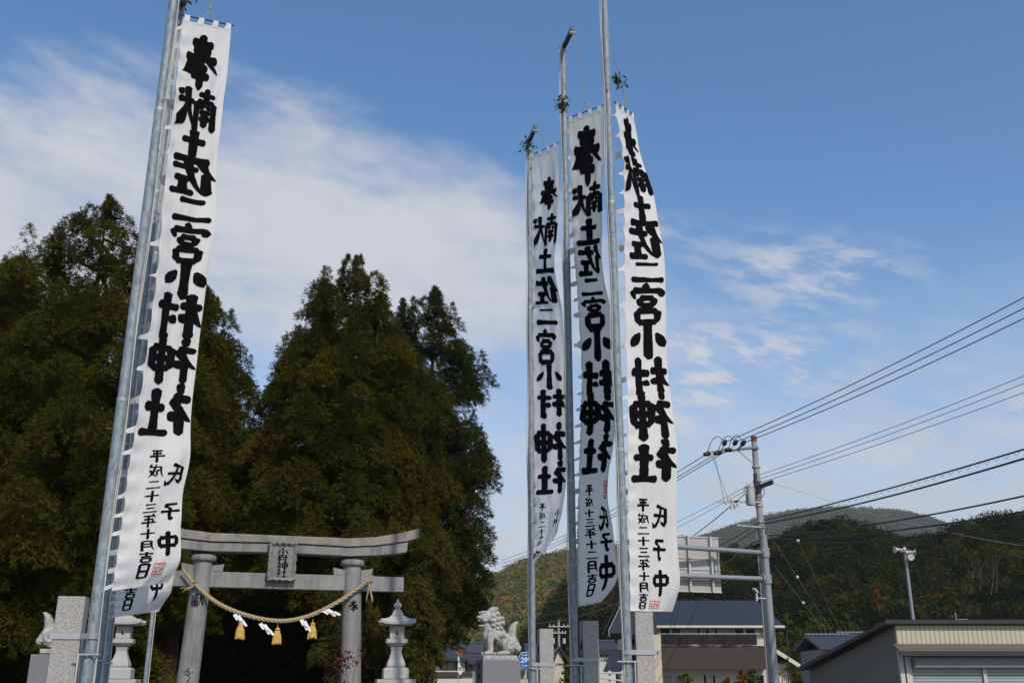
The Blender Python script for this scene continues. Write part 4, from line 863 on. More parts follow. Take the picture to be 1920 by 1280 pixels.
RZ = math.radians(9)
g1 = granite_post(110, 160, 1117, 13.0, .325, math.radians(13), 'granite post left of the front left banner pole, largest of the posts')
g4 = granite_post(1190.5, 1224, 1147, 16.05, .285, RZ, 'granite post under the rightmost banner, tallest of the three right posts')
g3 = granite_post(1092.5, 1122, 1163, 18.65, .285, RZ, 'granite post beside the middle right banner pole, its top clear below the cloth')
g2 = granite_post(1010, 1039, 1178, 21.25, .285, RZ, 'granite post farthest back, just right of the blue route sign')
zz = P(1060, 88, 18.6).z
pole1 = banner_pole(162, 1280, 13.0, .145, 13.9, 'thick galvanised banner pole at the front left, nearest of the poles', handle_z=P(155, 1227, 13).z, strap=(g1[0], g1[1], .325, math.radians(13), P(140, 1192, 13).z))
pole2 = banner_pole(178, 1280, 15.6, .142, 13.40, 'galvanised pole second in the left row, half hidden by the front one', arm=(352, -8), handle_z=P(195, 1238, 15.6).z)
pole3 = banner_pole(193.5, 1280, 18.2, .125, 13.2, 'galvanised pole hindmost in the left row, beside the banner edge', handle_z=P(210, 1243, 18.2).z)
pole4 = banner_pole(1178, 1280, 16.0, .140, 14.8, 'galvanised banner pole before the rightmost banner, running out of the top of the photo', handle_z=P(1170, 1240, 16).z, strap=(g4[0], g4[1], .285, RZ, P(1180, 1222, 16).z), rope_side=-1)
pole5 = banner_pole(1078, 1280, 18.6, .140, zz, 'galvanised banner pole in the middle of the right group with a dark top arm', arm=(1074, 54), handle_z=P(1070, 1247, 18.6).z, strap=(g3[0], g3[1], .285, RZ, P(1080, 1236, 18.6).z), rope_side=-1)
pole6 = banner_pole(998.5, 1280, 21.2, .132, P(991, 262, 21.2).z, 'shortest looking galvanised pole, leftmost of the right group', arm=(1004, 238), handle_z=P(990, 1253, 21.2).z, strap=(g2[0], g2[1], .285, RZ, P(1000, 1245, 21.2).z), rope_side=-1)

def banner(rows, Y, W, near, clothm, label, big, small, seals, pole, seed, wave=.02, bar=True, tabs=24, cord=None, folds=None, bag=0.05):
    """rows: (y left, x left, x right, y right) read off the cloth's two edges; the far edge's depth follows from the cloth's width"""
    rows = np.array(rows, float); n = len(rows); rng = np.random.default_rng(seed)
    Lp = [P(r[1], r[0], Y) for r in rows]; Rp = []
    for i, r in enumerate(rows):
        d = P(r[2], r[3], 1.0) - Vector((0, 0, EYE)); o = Vector((0, 0, EYE)) - Lp[i]; wi = W if not folds else W * folds[i]
        A, B, Cc = d.dot(d), 2 * d.dot(o), o.dot(o) - wi * wi; disc = B * B - 4 * A * Cc
        t = -B / (2 * A) if disc <= 0 else (-B + (-1 if near else 1) * math.sqrt(disc)) / (2 * A); Rp.append(d * t + Vector((0, 0, EYE)))
    ts = np.linspace(0, 1, n)
    dep = np.array([p.y for p in Rp]); dk = dep.copy()
    for i in range(1, n - 1): dk[i] = (dep[i - 1] + 2 * dep[i] + dep[i + 1]) / 4
    Rp = [P(r[2], r[3], y) for r, y in zip(rows, dk)]
    ycen = np.interp(np.linspace(0, 1, 400), ts, (rows[:, 0] + rows[:, 3]) / 2); tgrid = np.linspace(0, 1, 400)
    Ls = np.array([list(p) for p in Lp]); Rs = np.array([list(p) for p in Rp])
    ph = rng.uniform(0, 6.28, 6)
    def cat(a, t):
        x = t * (n - 1); k = min(int(x), n - 2); u = x - k
        p0, p1, p2, p3 = a[max(k - 1, 0)], a[k], a[k + 1], a[min(k + 2, n - 1)]
        return p1 + 0.5 * u * (p2 - p0 + u * (2 * p0 - 5 * p1 + 4 * p2 - p3 + u * (3 * (p1 - p2) + p3 - p0)))
    def S(s, t, lift=0.0):
        t = min(max(t, 0), 1); l, r = cat(Ls, t), cat(Rs, t); p = l + (r - l) * s; dv = r - l
        nr = np.array([dv[1], -dv[0], 0.0]); nr /= max(np.linalg.norm(nr), 1e-6)
        if nr[1] > 0: nr = -nr
        edge = min(1, t * 18) ; e2 = math.sin(math.pi * min(max(s, 0), 1))
        w = wave * edge * (math.sin(7 * s + 9 * t + ph[0]) + .6 * math.sin(15 * s - 13 * t + ph[1]) + .35 * math.sin(4 * s + 41 * t + ph[2]) + .9 * t * t * math.sin(9 * s + 26 * t + ph[4]) + .25 * math.sin(22 * s + 70 * t + ph[5])) * (0.25 + 0.75 * s) - bag * e2 * edge * (1 + .4 * math.sin(5 * t + ph[3]))
        w += .012 * edge * max(0, 1 - s * 3.0) * math.sin(t * tabs * 2 * math.pi + 1.2)
        return Vector(p + nr * (w + lift))
    NS, NT = 26, 260; vs = [S(i / NS, j / NT) for j in range(NT + 1) for i in range(NS + 1)]; fs = []
    for j in range(NT):
        for i in range(NS): fs.append((j * (NS + 1) + i, j * (NS + 1) + i + 1, (j + 1) * (NS + 1) + i + 1, (j + 1) * (NS + 1) + i))
    top = S(.5, 0); root = thing('nobori_banner', top, label, 'banner', 'tall shrine banners')
    cl = MB().add(vs, fs).build('cloth', clothm, root, smooth=True)
    hem = MB()
    for lift in (.0022, -.0022):
        for s0, s1 in ((0.0, .035), (.968, 1.0)):
            q = [S(a, j / 160, lift) for j in range(161) for a in (s0, s1)]; hem.add(q, [(2 * j, 2 * j + 1, 2 * j + 3, 2 * j + 2) for j in range(160)])
        for a0, a1 in ((.0005, .007), (.992, .9995)):
            q = [S(.036 + .931 * i / 30, a, lift) for i in range(31) for a in (a0, a1)]; hem.add(q, [(2 * j, 2 * j + 1, 2 * j + 3, 2 * j + 2) for j in range(30)])
    hem.build('hem', clothm, root, smooth=True)
    # writing, seen from the back of the cloth: mirrored, and dyed right through
    tx = MB()
    def tof(y): return float(np.interp(y, ycen, tgrid))
    for (ch, y0, y1, s0, s1, w) in [(c_, a_ - .02 * (b_ - a_), b_ + .03 * (b_ - a_), max(.03, u_ - .045), min(1.0, v_ + .045), w_ * 1.02) for (c_, a_, b_, u_, v_, w_) in big] + small:
        t0, t1 = tof(y0), tof(y1)
        for sg in (1, -1):
            lettering(tx, ch, lambda gx, gy, k: S(s1 - (s1 - s0) * gx, t0 + (t1 - t0) * gy, sg * (.004 + .0005 * k)), w, seed)
    tx.build('lettering', 'ink', root)
    for (y0, y1, s0, s1, m) in seals:
        t0, t1 = tof(y0), tof(y1); mb = MB(); bars = [(0, 0, 1, .09), (0, .91, 1, 1), (0, .09, .09, .91), (.91, .09, 1, .91), (.45, .09, .55, .91), (.09, .3, .45, .38), (.09, .6, .45, .68), (.55, .45, .91, .53), (.2, .38, .28, .6), (.7, .15, .78, .45), (.7, .53, .78, .85), (.2, .68, .28, .91)]
        if m == 'strong_red_ink': bars = [(0, 0, 1, .07), (0, .93, 1, 1), (0, .07, .2, .93), (.8, .07, 1, .93), (.2, .3, .8, .38), (.2, .62, .8, .7), (.45, .07, .6, .3), (.3, .44, .7, .55), (.45, .74, .55, .93)]
        for bx in bars:
            for sg in (1, -1):
                q = [S(s0 + (s1 - s0) * a, t0 + (t1 - t0) * b2, sg * .0042) for a, b2 in ((bx[0], bx[1]), (bx[2], bx[1]), (bx[2], bx[3]), (bx[0], bx[3]))]; mb.add(q, [(0, 1, 2, 3)])
        mb.build('seal_stamp', m, root)
    # crossbar, its loops and the cord it hangs by
    if bar:
        a = S(-.06, 0) + Vector((0, 0, .085)); b2 = S(1.05, 0) + Vector((0, 0, .085)); MB().tube([a, b2], .011, 10).build('crossbar', 'dark_steel', root, smooth=True)
        for s in (.07, .36, .66, .93):
            lp = MB(); w = .055
            A, B = S(s - w, .006, .004), S(s + w, .006, .004); up = Vector((0, 0, 1)); base = S(s, 0)
            p0 = a.lerp(b2, (s - w + .06) / 1.11); p1 = a.lerp(b2, (s + w + .06) / 1.11); nr = Vector(((b2 - a).y, -(b2 - a).x, 0)).normalized() * .016
            if nr.y > 0: nr = -nr
            lp.add([A, B, p1 + nr, p0 + nr, p1 + nr * .4 + up * .017, p0 + nr * .4 + up * .017, p1 - nr + up * .004, p0 - nr + up * .004, B - nr * .9, A - nr * .9], [(0, 1, 2, 3), (3, 2, 4, 5), (5, 4, 6, 7), (7, 6, 8, 9)])
            lp.build('top_loop', clothm, root, smooth=True)
        if cord:
            c0 = a.lerp(b2, .52); kn = c0 + Vector((0, 0, .22)); e = cord if isinstance(cord, Vector) else Vector(cord); mb = MB()
            mb.tube([a.lerp(b2, .4), kn], .006, 6); mb.tube([a.lerp(b2, .62), kn], .006, 6); mb.tube([kn, kn + Vector((0, 0, .06)), e], .007, 6); mb.ball(kn, .022); mb.build('hanging_cord', 'rope', root)
    for k in range(tabs):
        t = (k + .5) / tabs; w = .05; q = S(0, t); d = Vector((pole[0].x, pole[0].y, q.z)) - q; d.z -= .03 + rng.uniform(0, .05)
        ln = min(d.length - pole[1] * .8, .11 + rng.uniform(-.03, .03)); d = d.normalized() * max(ln, .05); dt = w / 9.0
        A, B, C2, D2 = S(.02, t - dt, .005), S(.02, t + dt, .005), S(0, t + dt) , S(0, t - dt)
        e = (C2 + D2) / 2 + d; sd = Vector((rng.normal(0, .01), rng.normal(0, .03), .018)); m1 = (C2 + D2) / 2 + d * .55
        MB().add([A, D2, C2, B, m1 + sd * 1.7, m1 - sd * 1.7 + Vector((0, .03, 0)), e + sd * 1.5, e - sd * 1.5], [(0, 1, 2, 3), (1, 4, 5, 2), (4, 6, 7, 5)]).build('tie_tab', clothm, root, smooth=True)
    return S
def col(chars, ys, s0, s1, w): return [(c, ys[i], ys[i + 1] - (ys[i + 1] - ys[i]) * .10, s0, s1, w) for i, c in enumerate(chars)]
B1 = [(38, 343, 433, 56), (90, 338, 429, 108), (150, 332, 423, 168), (220, 325, 414, 238), (300, 315, 406, 318), (400, 304, 402, 410), (500, 296, 389, 510), (600, 283, 375, 610), (700, 269.5, 364, 705), (800, 255, 357, 800), (870, 242, 358, 858), (940, 234, 345, 925), (1000, 226, 339, 985), (1060, 217, 338, 1050), (1107, 210, 314, 1092)]
big1 = [('奉', 72, 165, .12, .80, 17), ('献', 166, 244, .10, .84, 17), ('土', 243, 304, .14, .84, 18), ('佐', 302, 363, .12, .98, 17), ('二', 367, 416, .22, .92, 19), ('宮', 418, 488, .22, .90, 15), ('小', 489, 552, .22, .98, 19), ('村', 548, 632, .16, .98, 15), ('神', 634, 716, .14, .96, 15), ('社', 720, 812, .12, .96, 15)]
small1 = col('平成二十三年十月吉日', [840, 868, 898, 918, 942, 962, 990, 1012, 1032, 1055, 1082], .32, .58, 13) + [('氏', 872, 912, .62, .98, 13), ('子', 946, 978, .64, .98, 13), ('中', 1000, 1042, .62, .96, 15)]
ctr1 = banner(B1, 13.0, .88, False, 'banner_cloth', 'front left white banner, largest in the photo, with a pale red seal at its foot', big1, small1, [(1056, 1076, .60, .79, 'red_ink')], pole1, 1, wave=.016, cord=P(396, -60, 13.15), bag=.03)
BR = [(190, 326, 392, 205), (400, 303, 388, 410), (600, 284, 364, 605), (800, 258, 345, 800), (900, 242, 342, 885), (980, 230, 338, 965), (1040, 224, 333, 1030), (1090, 219, 324, 1085), (1125, 215, 321, 1110), (1157, 212, 298, 1146)]
banner(BR, 15.6, .88, False, 'banner_cloth', 'second left banner hanging behind the front one, only its foot showing below', [('社', 800, 880, .15, .9, 15), ('神', 715, 790, .15, .9, 15)], [('吉', 1098, 1118, .14, .40, 12), ('日', 1119, 1139, .14, .38, 13), ('中', 1064, 1126, .60, .84, 14)], [], pole2, 2, wave=.012, bar=False)
B2 = [(297, 996, 1045, 275), (350, 998, 1048, 335), (400, 999, 1049, 388), (450, 1000, 1045, 442), (500, 1000, 1039, 495), (560, 1000, 1048, 556), (600, 1000.5, 1053, 597), (700, 1001, 1060, 697), (800, 1001, 1062, 796), (870, 1001.5, 1064, 862), (920, 1002, 1062, 912), (965, 1003, 1056, 958), (1010, 1002, 1049, 985), (1032, 996, 1040, 1006), (1050, 990, 1024, 1030), (1066, 988, 1013, 1042), (1083, 990, 1003, 1052)]
fold2 = [1] * 12 + [.98, .85, .6, .42, .25]
big2 = [('奉', 334, 392, .28, .96, 15), ('献', 403, 460, .06, 1.02, 14), ('土', 466, 512, .14, 1.0, 16), ('佐', 518, 568, .12, .96, 16), ('二', 580, 616, .12, .82, 15), ('宮', 622, 680, .10, .72, 14), ('小', 684, 726, .12, .86, 14), ('村', 728, 778, .16, .96, 14), ('神', 793, 862, .12, .94, 14), ('社', 866, 924, .12, .98, 14)]
small2 = col('平成二十七年', [940, 957, 972, 984, 995, 1007, 1016], .16, .36, 12) + col('小村', [954, 972, 990], .66, .86, 12) + [('中', 1026, 1046, .06, .52, 13)]
ctr2 = banner(B2, 21.2, .88, True, 'thin_cloth', 'thin white banner leftmost of the right group, its foot blown round the pole', big2, small2, [], pole6, 3, wave=.018, folds=fold2, cord=Pz(1004, 244, P(991, 262, 21.2).z - .1), tabs=22, bag=.02)
B3 = [(228, 1066, 1129, 205), (300, 1070, 1130, 284), (400, 1072, 1129.5, 388), (450, 1075, 1129, 440), (500, 1079, 1130, 492), (550, 1083, 1137, 543), (600, 1086, 1146, 594), (700, 1091, 1151, 695), (750, 1090, 1154, 747), (800, 1089, 1153, 796), (850, 1087, 1147, 843), (900, 1086, 1141, 890), (950, 1084, 1142, 938), (1000, 1083, 1150, 988), (1060, 1083, 1158, 1048), (1100, 1083, 1156, 1088), (1137, 1083, 1128, 1128)]
big3 = [('奉', 244, 342, .06, .96, 16), ('献', 342, 400, .06, .98, 16), ('土', 405, 458, .14, .92, 17), ('佐', 460, 514, .14, .94, 17), ('二', 518, 556, .16, .84, 17), ('宮', 558, 618, .12, .86, 15), ('小', 620, 670, .08, .98, 18), ('村', 672, 738, .08, .98, 15), ('神', 740, 812, .08, .98, 15), ('社', 816, 886, .14, .98, 15)]
small3 = col('平成十三年十二月吉日', [906, 930, 952, 970, 988, 1010, 1028, 1048, 1072, 1092, 1116], .22, .50, 14) + [('氏', 952, 996, .60, .96, 15), ('子', 1002, 1034, .58, .96, 15), ('中', 1042, 1106, .52, .94, 15)]
ctr3 = banner(B3, 18.6, .90, True, 'aged_cloth', 'greyish banner in the middle of the right group with a bright red seal', big3, small3, [(904, 938, .82, .98, 'strong_red_ink')], pole5, 4, wave=.016, cord=Pz(1074, 60, zz - .1), tabs=26, bag=.02)
B4 = [(200, 1154, 1188, 222), (250, 1162, 1196, 268), (300, 1169, 1207, 312), (350, 1170, 1222, 358), (400, 1170, 1232, 404), (450, 1170.5, 1240, 453), (500, 1171, 1246, 500), (600, 1173, 1248, 598), (700, 1176, 1251, 697), (750, 1177, 1259, 745), (800, 1178, 1265, 795), (850, 1178, 1271, 845), (900, 1178, 1270, 895), (950, 1178, 1269, 945), (1000, 1179, 1268, 996), (1050, 1180, 1270, 1046), (1100, 1181, 1271, 1098), (1145, 1181, 1260, 1146)]
big4 = [('奉', 222, 300, .26, 1.0, 17), ('献', 294, 364, .10, 1.02, 17), ('土', 364, 422, .22, .98, 17), ('佐', 420, 486, .16, .98, 17), ('二', 492, 536, .18, .94, 17), ('宮', 536, 604, .16, .94, 15), ('小', 606, 664, .16, .96, 18), ('村', 664, 736, .16, .98, 15), ('神', 738, 822, .14, .96, 15), ('社', 826, 902, .12, .98, 15)]
small4 = col('平成二十三年十月吉日', [932, 960, 984, 1004, 1024, 1046, 1070, 1090, 1110, 1124, 1140], .18, .44, 14) + [('氏', 946, 990, .50, .86, 14), ('子', 1010, 1050, .50, .80, 14), ('中', 1068, 1114, .50, .82, 15)]
ctr4 = banner(B4, 16.0, .90, False, 'banner_cloth', 'rightmost white banner, hanging over a granite post with a pale red seal at its foot', big4, small4, [(1122, 1138, .48, .68, 'red_ink')], pole4, 5, wave=.016, cord=P(1150, 100, 15.98), tabs=24, bag=.03)

# sprigs tied to the poles
def sprig(px, py, Y, n, r, label, seed):
    rng = np.random.default_rng(seed); c = P(px, py, Y); root = thing('leaf_sprig', c, label, 'sprig', 'sakaki sprigs tied to the banner poles')
    n *= 3; pos = np.array(c) + rng.normal(0, 1, (n, 3)) * np.array([r * .5, r * .35, r * .7]); d = rng.normal(0, 1, (n, 3)) + np.array([.2, -.2, .5]); d /= np.linalg.norm(d, axis=1, keepdims=True)
    sd = np.cross(d, rng.normal(0, 1, (n, 3))); sd /= np.linalg.norm(sd, axis=1, keepdims=True); L = rng.uniform(.07, .13, (n, 1)); V = np.stack([pos, pos + d * L * .5 + sd * L * .25, pos + d * L, pos + d * L * .5 - sd * L * .25], axis=1).reshape(-1, 3)
    np_mesh('leaves', V, 4, 'sakaki', root, np.clip(rng.normal(.55, .25, n), 0, 1)); st = MB()
    for k in range(6): st.tube([c + Vector((0, 0, -r)), Vector(pos[k]), Vector(pos[k]) + Vector(d[k]) * .1], .005, 5)
    st.build('twigs', 'bark', root)
sprig(1160, 152, 15.9, 14, .13, 'leafy sprig on the cord above the rightmost banner', 1)
sprig(1054, 196, 18.5, 18, .13, 'leafy sprig tied to the middle right pole above its banner', 2)
sprig(988, 274, 21.1, 16, .15, 'leafy sprig at the top of the shortest looking pole', 3)
sprig(346, 0, 15.3, 14, .14, 'leafy sprig cut by the top edge of the photo at the front left pole', 4)
# thin flag pole in front of the grove
q = P(272, 1280, 20.0); fp = thing('thin_pole', (q.x, q.y, 0), 'thin grey metal pole with a rope, between the left banners and the left torii pillar', 'pole')
MB().tube([(q.x, q.y, 0), (q.x, q.y, 4.4)], .045, 14, r_end=.036).build('pole', 'galvanised', fp, smooth=True)
MB().tube([(q.x + .07, q.y - .03, .8), (q.x + .06, q.y - .03, 4.2)], .008, 6).build('rope', 'white_rope', fp)

# ------------------------------------------------------------------ shrubs by the gate
def shrub(name, px, Y, ztop, spread, n, m, label, seed, size=.05, group=None, bare=0.5):
    rng = np.random.default_rng(seed); c = P(px, 1280, Y); root = thing(name, (c.x, c.y, 0), label, 'shrub', group); tw_ = MB(); pos = []
    for k in range(n):
        a = rng.uniform(0, 6.28); r = spread * rng.uniform(.1, 1); h = ztop * rng.uniform(.6, 1.0) * (1 - .25 * r / spread)
        e = Vector((c.x + r * math.cos(a), c.y + r * math.sin(a), h)); s0 = Vector((c.x + .1 * r * math.cos(a), c.y + .1 * r * math.sin(a), 0)); mid = s0.lerp(e, .55) + Vector((rng.normal(0, .06), rng.normal(0, .06), .1))
        tw_.tube([s0, mid, e], .014, 5, r_end=.004)
        for j in range(3):
            u = rng.uniform(.4, .95); p = mid.lerp(e, u); f = p + Vector((rng.normal(0, .13), rng.normal(0, .13), rng.uniform(.03, .2))); tw_.tube([p, f], .005, 4)
            for _ in range(9): pos.append(np.array(p.lerp(f, rng.uniform(.3, 1.15))) + rng.normal(0, .03, 3))
        for _ in range(8): pos.append(np.array(mid.lerp(e, rng.uniform(bare, 1.02))) + rng.normal(0, .035, 3))
    pos = np.array(pos); N_ = len(pos); d = rng.normal(0, 1, (N_, 3)) + np.array([0, 0, .3]); d /= np.linalg.norm(d, axis=1, keepdims=True); sd = np.cross(d, rng.normal(0, 1, (N_, 3))); sd /= np.linalg.norm(sd, axis=1, keepdims=True); L = rng.uniform(.6, 1.3, (N_, 1)) * size
    V = np.stack([pos, pos + d * L + sd * L * .6, pos + d * L * 2, pos + d * L - sd * L * .6], axis=1).reshape(-1, 3)
    np_mesh('leaves', V, 4, m, root, np.clip(rng.normal(.5, .28, N_), 0, 1)); tw_.build('stems', 'bark', root)
shrub('red_leaved_shrub', 655, 23.2, 2.75, .5, 9, 'red_shrub', 'sparse red leaved shrub in front of the right torii pillar', 3, .04)
shrub('red_leaved_shrub', 360, 22.8, 1.95, .5, 7, 'red_shrub', 'sparse reddish shrub at the foot of the left torii pillar', 5, .03)
shrub('broadleaf_shrub', 705, 24.6, 1.95, .3, 10, 'bush_green', 'small green shrub between the right torii pillar and the stone lantern', 6, .035)
shrub('broadleaf_shrub', 320, 23.6, 2.15, .55, 14, 'sakaki', 'dark shrub between the thin grey pole and the left torii pillar', 7, .035)

# ------------------------------------------------------------------ house with the balcony (right)
def ZP(px, py, Y): return P(px, py, Y).z
def XP(px, Y): return P(px, 1280, Y).x
YH = 55.0
def window(parent, x0, x1, z0, z1, y, pane='glass', mull=1, frame='alu', dep=.05):
    f = MB(); t = .05
    for a, b_ in (((x0, y - dep, z0), (x1, y + .02, z0 + t)), ((x0, y - dep, z1 - t), (x1, y + .02, z1)), ((x0, y - dep, z0 + t), (x0 + t, y + .02, z1 - t)), ((x1 - t, y - dep, z0 + t), (x1, y + .02, z1 - t))): f.span(a, b_)
    for k in range(mull): xm = x0 + (x1 - x0) * (k + 1) / (mull + 1); f.span((xm - t / 2, y - dep + .004, z0 + t), (xm + t / 2, y + .016, z1 - t))
    w = f.build('window', frame, parent)
    MB().span((x0 + t * .9, y - dep * .5, z0 + t * .9), (x1 - t * .9, y - dep * .5 + .01, z1 - t * .9)).build('pane', pane, w); return w
def plate(name, m, parent, quad, t=(0, 0, -.18), **k): return MB().slab(quad, t).build(name, m, parent, **k)
xl, xr = XP(1160, YH), XP(1474, YH); ze = ZP(1320, 1171, YH); zrg = ZP(1350, 1125, YH + 4.4)
house = thing('house', ((xl + xr) / 2, YH, 0), 'two storey cream house with dark slate roof and brown balcony behind the rightmost banner', 'house')
xrl, xrr = XP(1185, YH + 4.4), XP(1430, YH + 4.4)
plate('roof', 'slate_roof', house, [(xl, YH, ze), (xr + .1, YH, ze), (xrr, YH + 4.4, zrg), (xrl - .6, YH + 4.4, zrg)], (0, 0, -.16))
plate('rear_roof', 'slate_roof', house, [(xl, YH + 8.8, ze), (xr + .1, YH + 8.8, ze), (xrr, YH + 4.405, zrg - .003), (xrl - .6, YH + 4.405, zrg - .003)], (0, 0, -.16))
gt = MB(); gt.tube([(xl, YH - .05, ze - .1), (xr + .15, YH - .05, ze - .1)], .075, 10); gt.build('gutter', 'cream_trim', house, smooth=True)
wx0, wx1 = XP(1236, YH + .45), XP(1442, YH + .45)
MB().span((wx0, YH + .45, 0), (wx1, YH + 8, ze - .05)).build('wall', 'cream_wall', house)
# left wing with its lower eave
wa = P(1141, 1181, YH - 2); wb_ = P(1165, 1131, YH + 1.5)
plate('wing_roof', 'slate_roof', house, [wa, (XP(1236, YH - 2), YH - 2, wa.z), (XP(1236, YH + 1.5), YH + 1.5, wb_.z), wb_], (0, 0, -.14))
MB().hexa([(wa.x, wa.y, wa.z - .3), (wa.x + .04, wa.y, wa.z - .3), (wb_.x + .04, wb_.y, wb_.z - .3), (wb_.x, wb_.y, wb_.z - .3), (wa.x - .01, wa.y - .01, wa.z + .02), (wa.x + .04, wa.y - .01, wa.z + .02), (wb_.x + .04, wb_.y, wb_.z + .02), (wb_.x - .01, wb_.y, wb_.z + .02)]).build('bargeboard', 'grey_wall', house)
MB().span((XP(1186, YH - 1), YH - 1, 0), (wx0 - .02, YH + 6, wa.z - .16)).build('wing_wall', 'cream_wall', house)
la = P(1131, 1257, YH - 3.2); lb = P(1146, 1218, YH - 1.05)
plate('lower_roof', 'slate_roof', house, [la, (XP(1200, YH - 3.2), YH - 3.2, la.z), (XP(1200, YH - 1.05), YH - 1.05, lb.z), lb], (0, 0, -.12))
yb = YH - .5; bz0, bz1 = ZP(1340, 1254, yb), ZP(1340, 1210, yb); bx0, bx1 = XP(1238, yb), XP(1443, yb)
MB().span((bx0, yb, bz0), (bx1, YH + .44, bz1)).build('balcony', 'brown_cladding', house)
MB().span((bx0 - .03, yb - .03, bz1 + .002), (bx1 + .03, yb + .14, bz1 + .06)).build('balcony_cap', 'cream_trim', house)
rail = MB(); zr_ = ZP(1340, 1187.5, yb); rail.tube([(bx0, yb + .05, zr_), (bx1 - .3, yb + .05, zr_)], .012, 8)
for k in range(7): xx = bx0 + .1 + (bx1 - bx0 - .5) * k / 6; rail.tube([(xx, yb + .05, bz1 + .06), (xx, yb + .05, zr_)], .010, 6)
rail.build('balcony_rail', 'alu', house)
net = MB(); nx = 90; vs = []; fs = []; rng = np.random.default_rng(2)
top_ = np.interp(np.arange(nx + 1), np.arange(0, nx + 1, 6), rng.uniform(-.07, 0.0, len(range(0, nx + 1, 6)))); bot_ = np.interp(np.arange(nx + 1), np.arange(0, nx + 1, 5), rng.uniform(-.02, .1, len(range(0, nx + 1, 5))))
for i in range(nx + 1):
    x = bx0 + .12 + (bx1 - bx0 - .62) * i / nx
    for j in range(7): f_ = j / 6; z = (zr_ + top_[i] - .01) * (1 - f_) + (bz1 + .03 + bot_[i] * .5) * f_; vs.append((x, yb - .10 - .05 * math.sin(i * .9 + j) * math.sin(3.1 * f_) - .03 * math.sin(i * .33), z))
for i in range(nx):
    for j in range(6): fs.append((i * 7 + j, i * 7 + j + 1, (i + 1) * 7 + j + 1, (i + 1) * 7 + j))
tag(net.add(vs, fs).build('shade_net', 'black_net', None, smooth=True), 'black shade netting bunched along the balcony rail of the cream house', 'netting')
yw = YH + .45
for (a, b_, t, bt, pane, mu) in ((1241, 1262, 1175, 1206, 'glass', 0), (1262.5, 1282, 1175, 1206, 'blue_curtain', 0), (1311, 1320, 1177, 1206, 'glass', 0), (1327, 1336.5, 1177, 1206, 'glass', 0), (1343.5, 1352, 1177, 1206, 'glass', 0), (1382, 1402, 1177, 1206, 'glass', 0), (1402.5, 1424, 1177, 1206, 'glass', 0)):
    window(house, XP(a, yw), XP(b_, yw), ZP(960, bt, yw) if False else ZP(a, bt, yw), ZP(a, t, yw), yw - .003, pane, mu)
for (a, b_, mu, pane) in ((1242, 1282, 1, 'pale_glass'), (1318, 1326, 0, 'glass'), (1335, 1343, 0, 'glass'), (1386, 1434, 2, 'glass')):
    window(house, XP(a, yw), XP(b_, yw), .6, ZP(a, 1263, yw), yw - .003, pane, mu)
ww = P(1462, 1228, YH + 2); wv = P(1500, 1249, YH + .5)
plate('side_roof', 'slate_roof', house, [(XP(1440, YH + .6), YH + .6, ww.z), (ww.x, YH + .6, ww.z), (wv.x, YH + .6, wv.z), (wv.x, YH + 5, wv.z)][0:1] + [(ww.x, YH + .6, ww.z + .02), (wv.x, YH + .6, wv.z), (wv.x, YH + 5, wv.z)], (0, 0, -.1)) if False else None
sr = MB(); sr.hexa([(ww.x - .8, YH + .5, ww.z + .32), (wv.x, YH + .5, wv.z), (wv.x, YH + 6, wv.z), (ww.x - .8, YH + 6, ww.z + .32), (ww.x - .8, YH + .5, ww.z + .42), (wv.x, YH + .5, wv.z + .1), (wv.x, YH + 6, wv.z + .1), (ww.x - .8, YH + 6, ww.z + .42)]); sr.build('side_roof', 'slate_roof', house)
sf = MB(); sf.hexa([(ww.x - .8, YH + .44, ww.z + .22), (wv.x + .02, YH + .44, wv.z - .1), (wv.x + .02, YH + .496, wv.z - .1), (ww.x - .8, YH + .496, ww.z + .22), (ww.x - .8, YH + .44, ww.z + .44), (wv.x + .02, YH + .44, wv.z + .12), (wv.x + .02, YH + .496, wv.z + .12), (ww.x - .8, YH + .496, ww.z + .44)]); sf.build('side_bargeboard', 'white_wall', house)
MB().span((wx1 + .01, YH + 1.2, 0), (XP(1481, YH + 1.2), YH + 6, ZP(1475, 1242, YH + 1.2))).build('side_wall', 'cream_wall', house)
MB().tube([(wx1 - .18, YH + .7, 0), (wx1 - .18, YH + .7, ze - .5), (wx1 - .05, YH + .0, ze - .12)], .045, 8).build('downpipe', 'white_wall', house, smooth=True)
dish = thing('satellite_dish', P(1231, 1199, YH - .2), 'small grey satellite dish on the left end of the brown balcony', 'dish')
dl = Vector(dish.location); db = MB(); db.lathe((0, 0, 0), [(.02, 0), (.13, .025), (.21, .075), (.212, .08), (.13, .035), (.02, .012)], 18); R_ = Matrix.Rotation(math.radians(70), 3, 'X') @ Matrix.Rotation(.4, 3, 'Z')
db.v = [tuple(dl + R_ @ Vector(v)) for v in db.v]; db.build('reflector', 'sign_back', dish, smooth=True); MB().tube([dl, dl + Vector((.1, .3, -.15)), dl + Vector((.22, .35, -.15))], .018, 6).build('bracket', 'steel', dish)

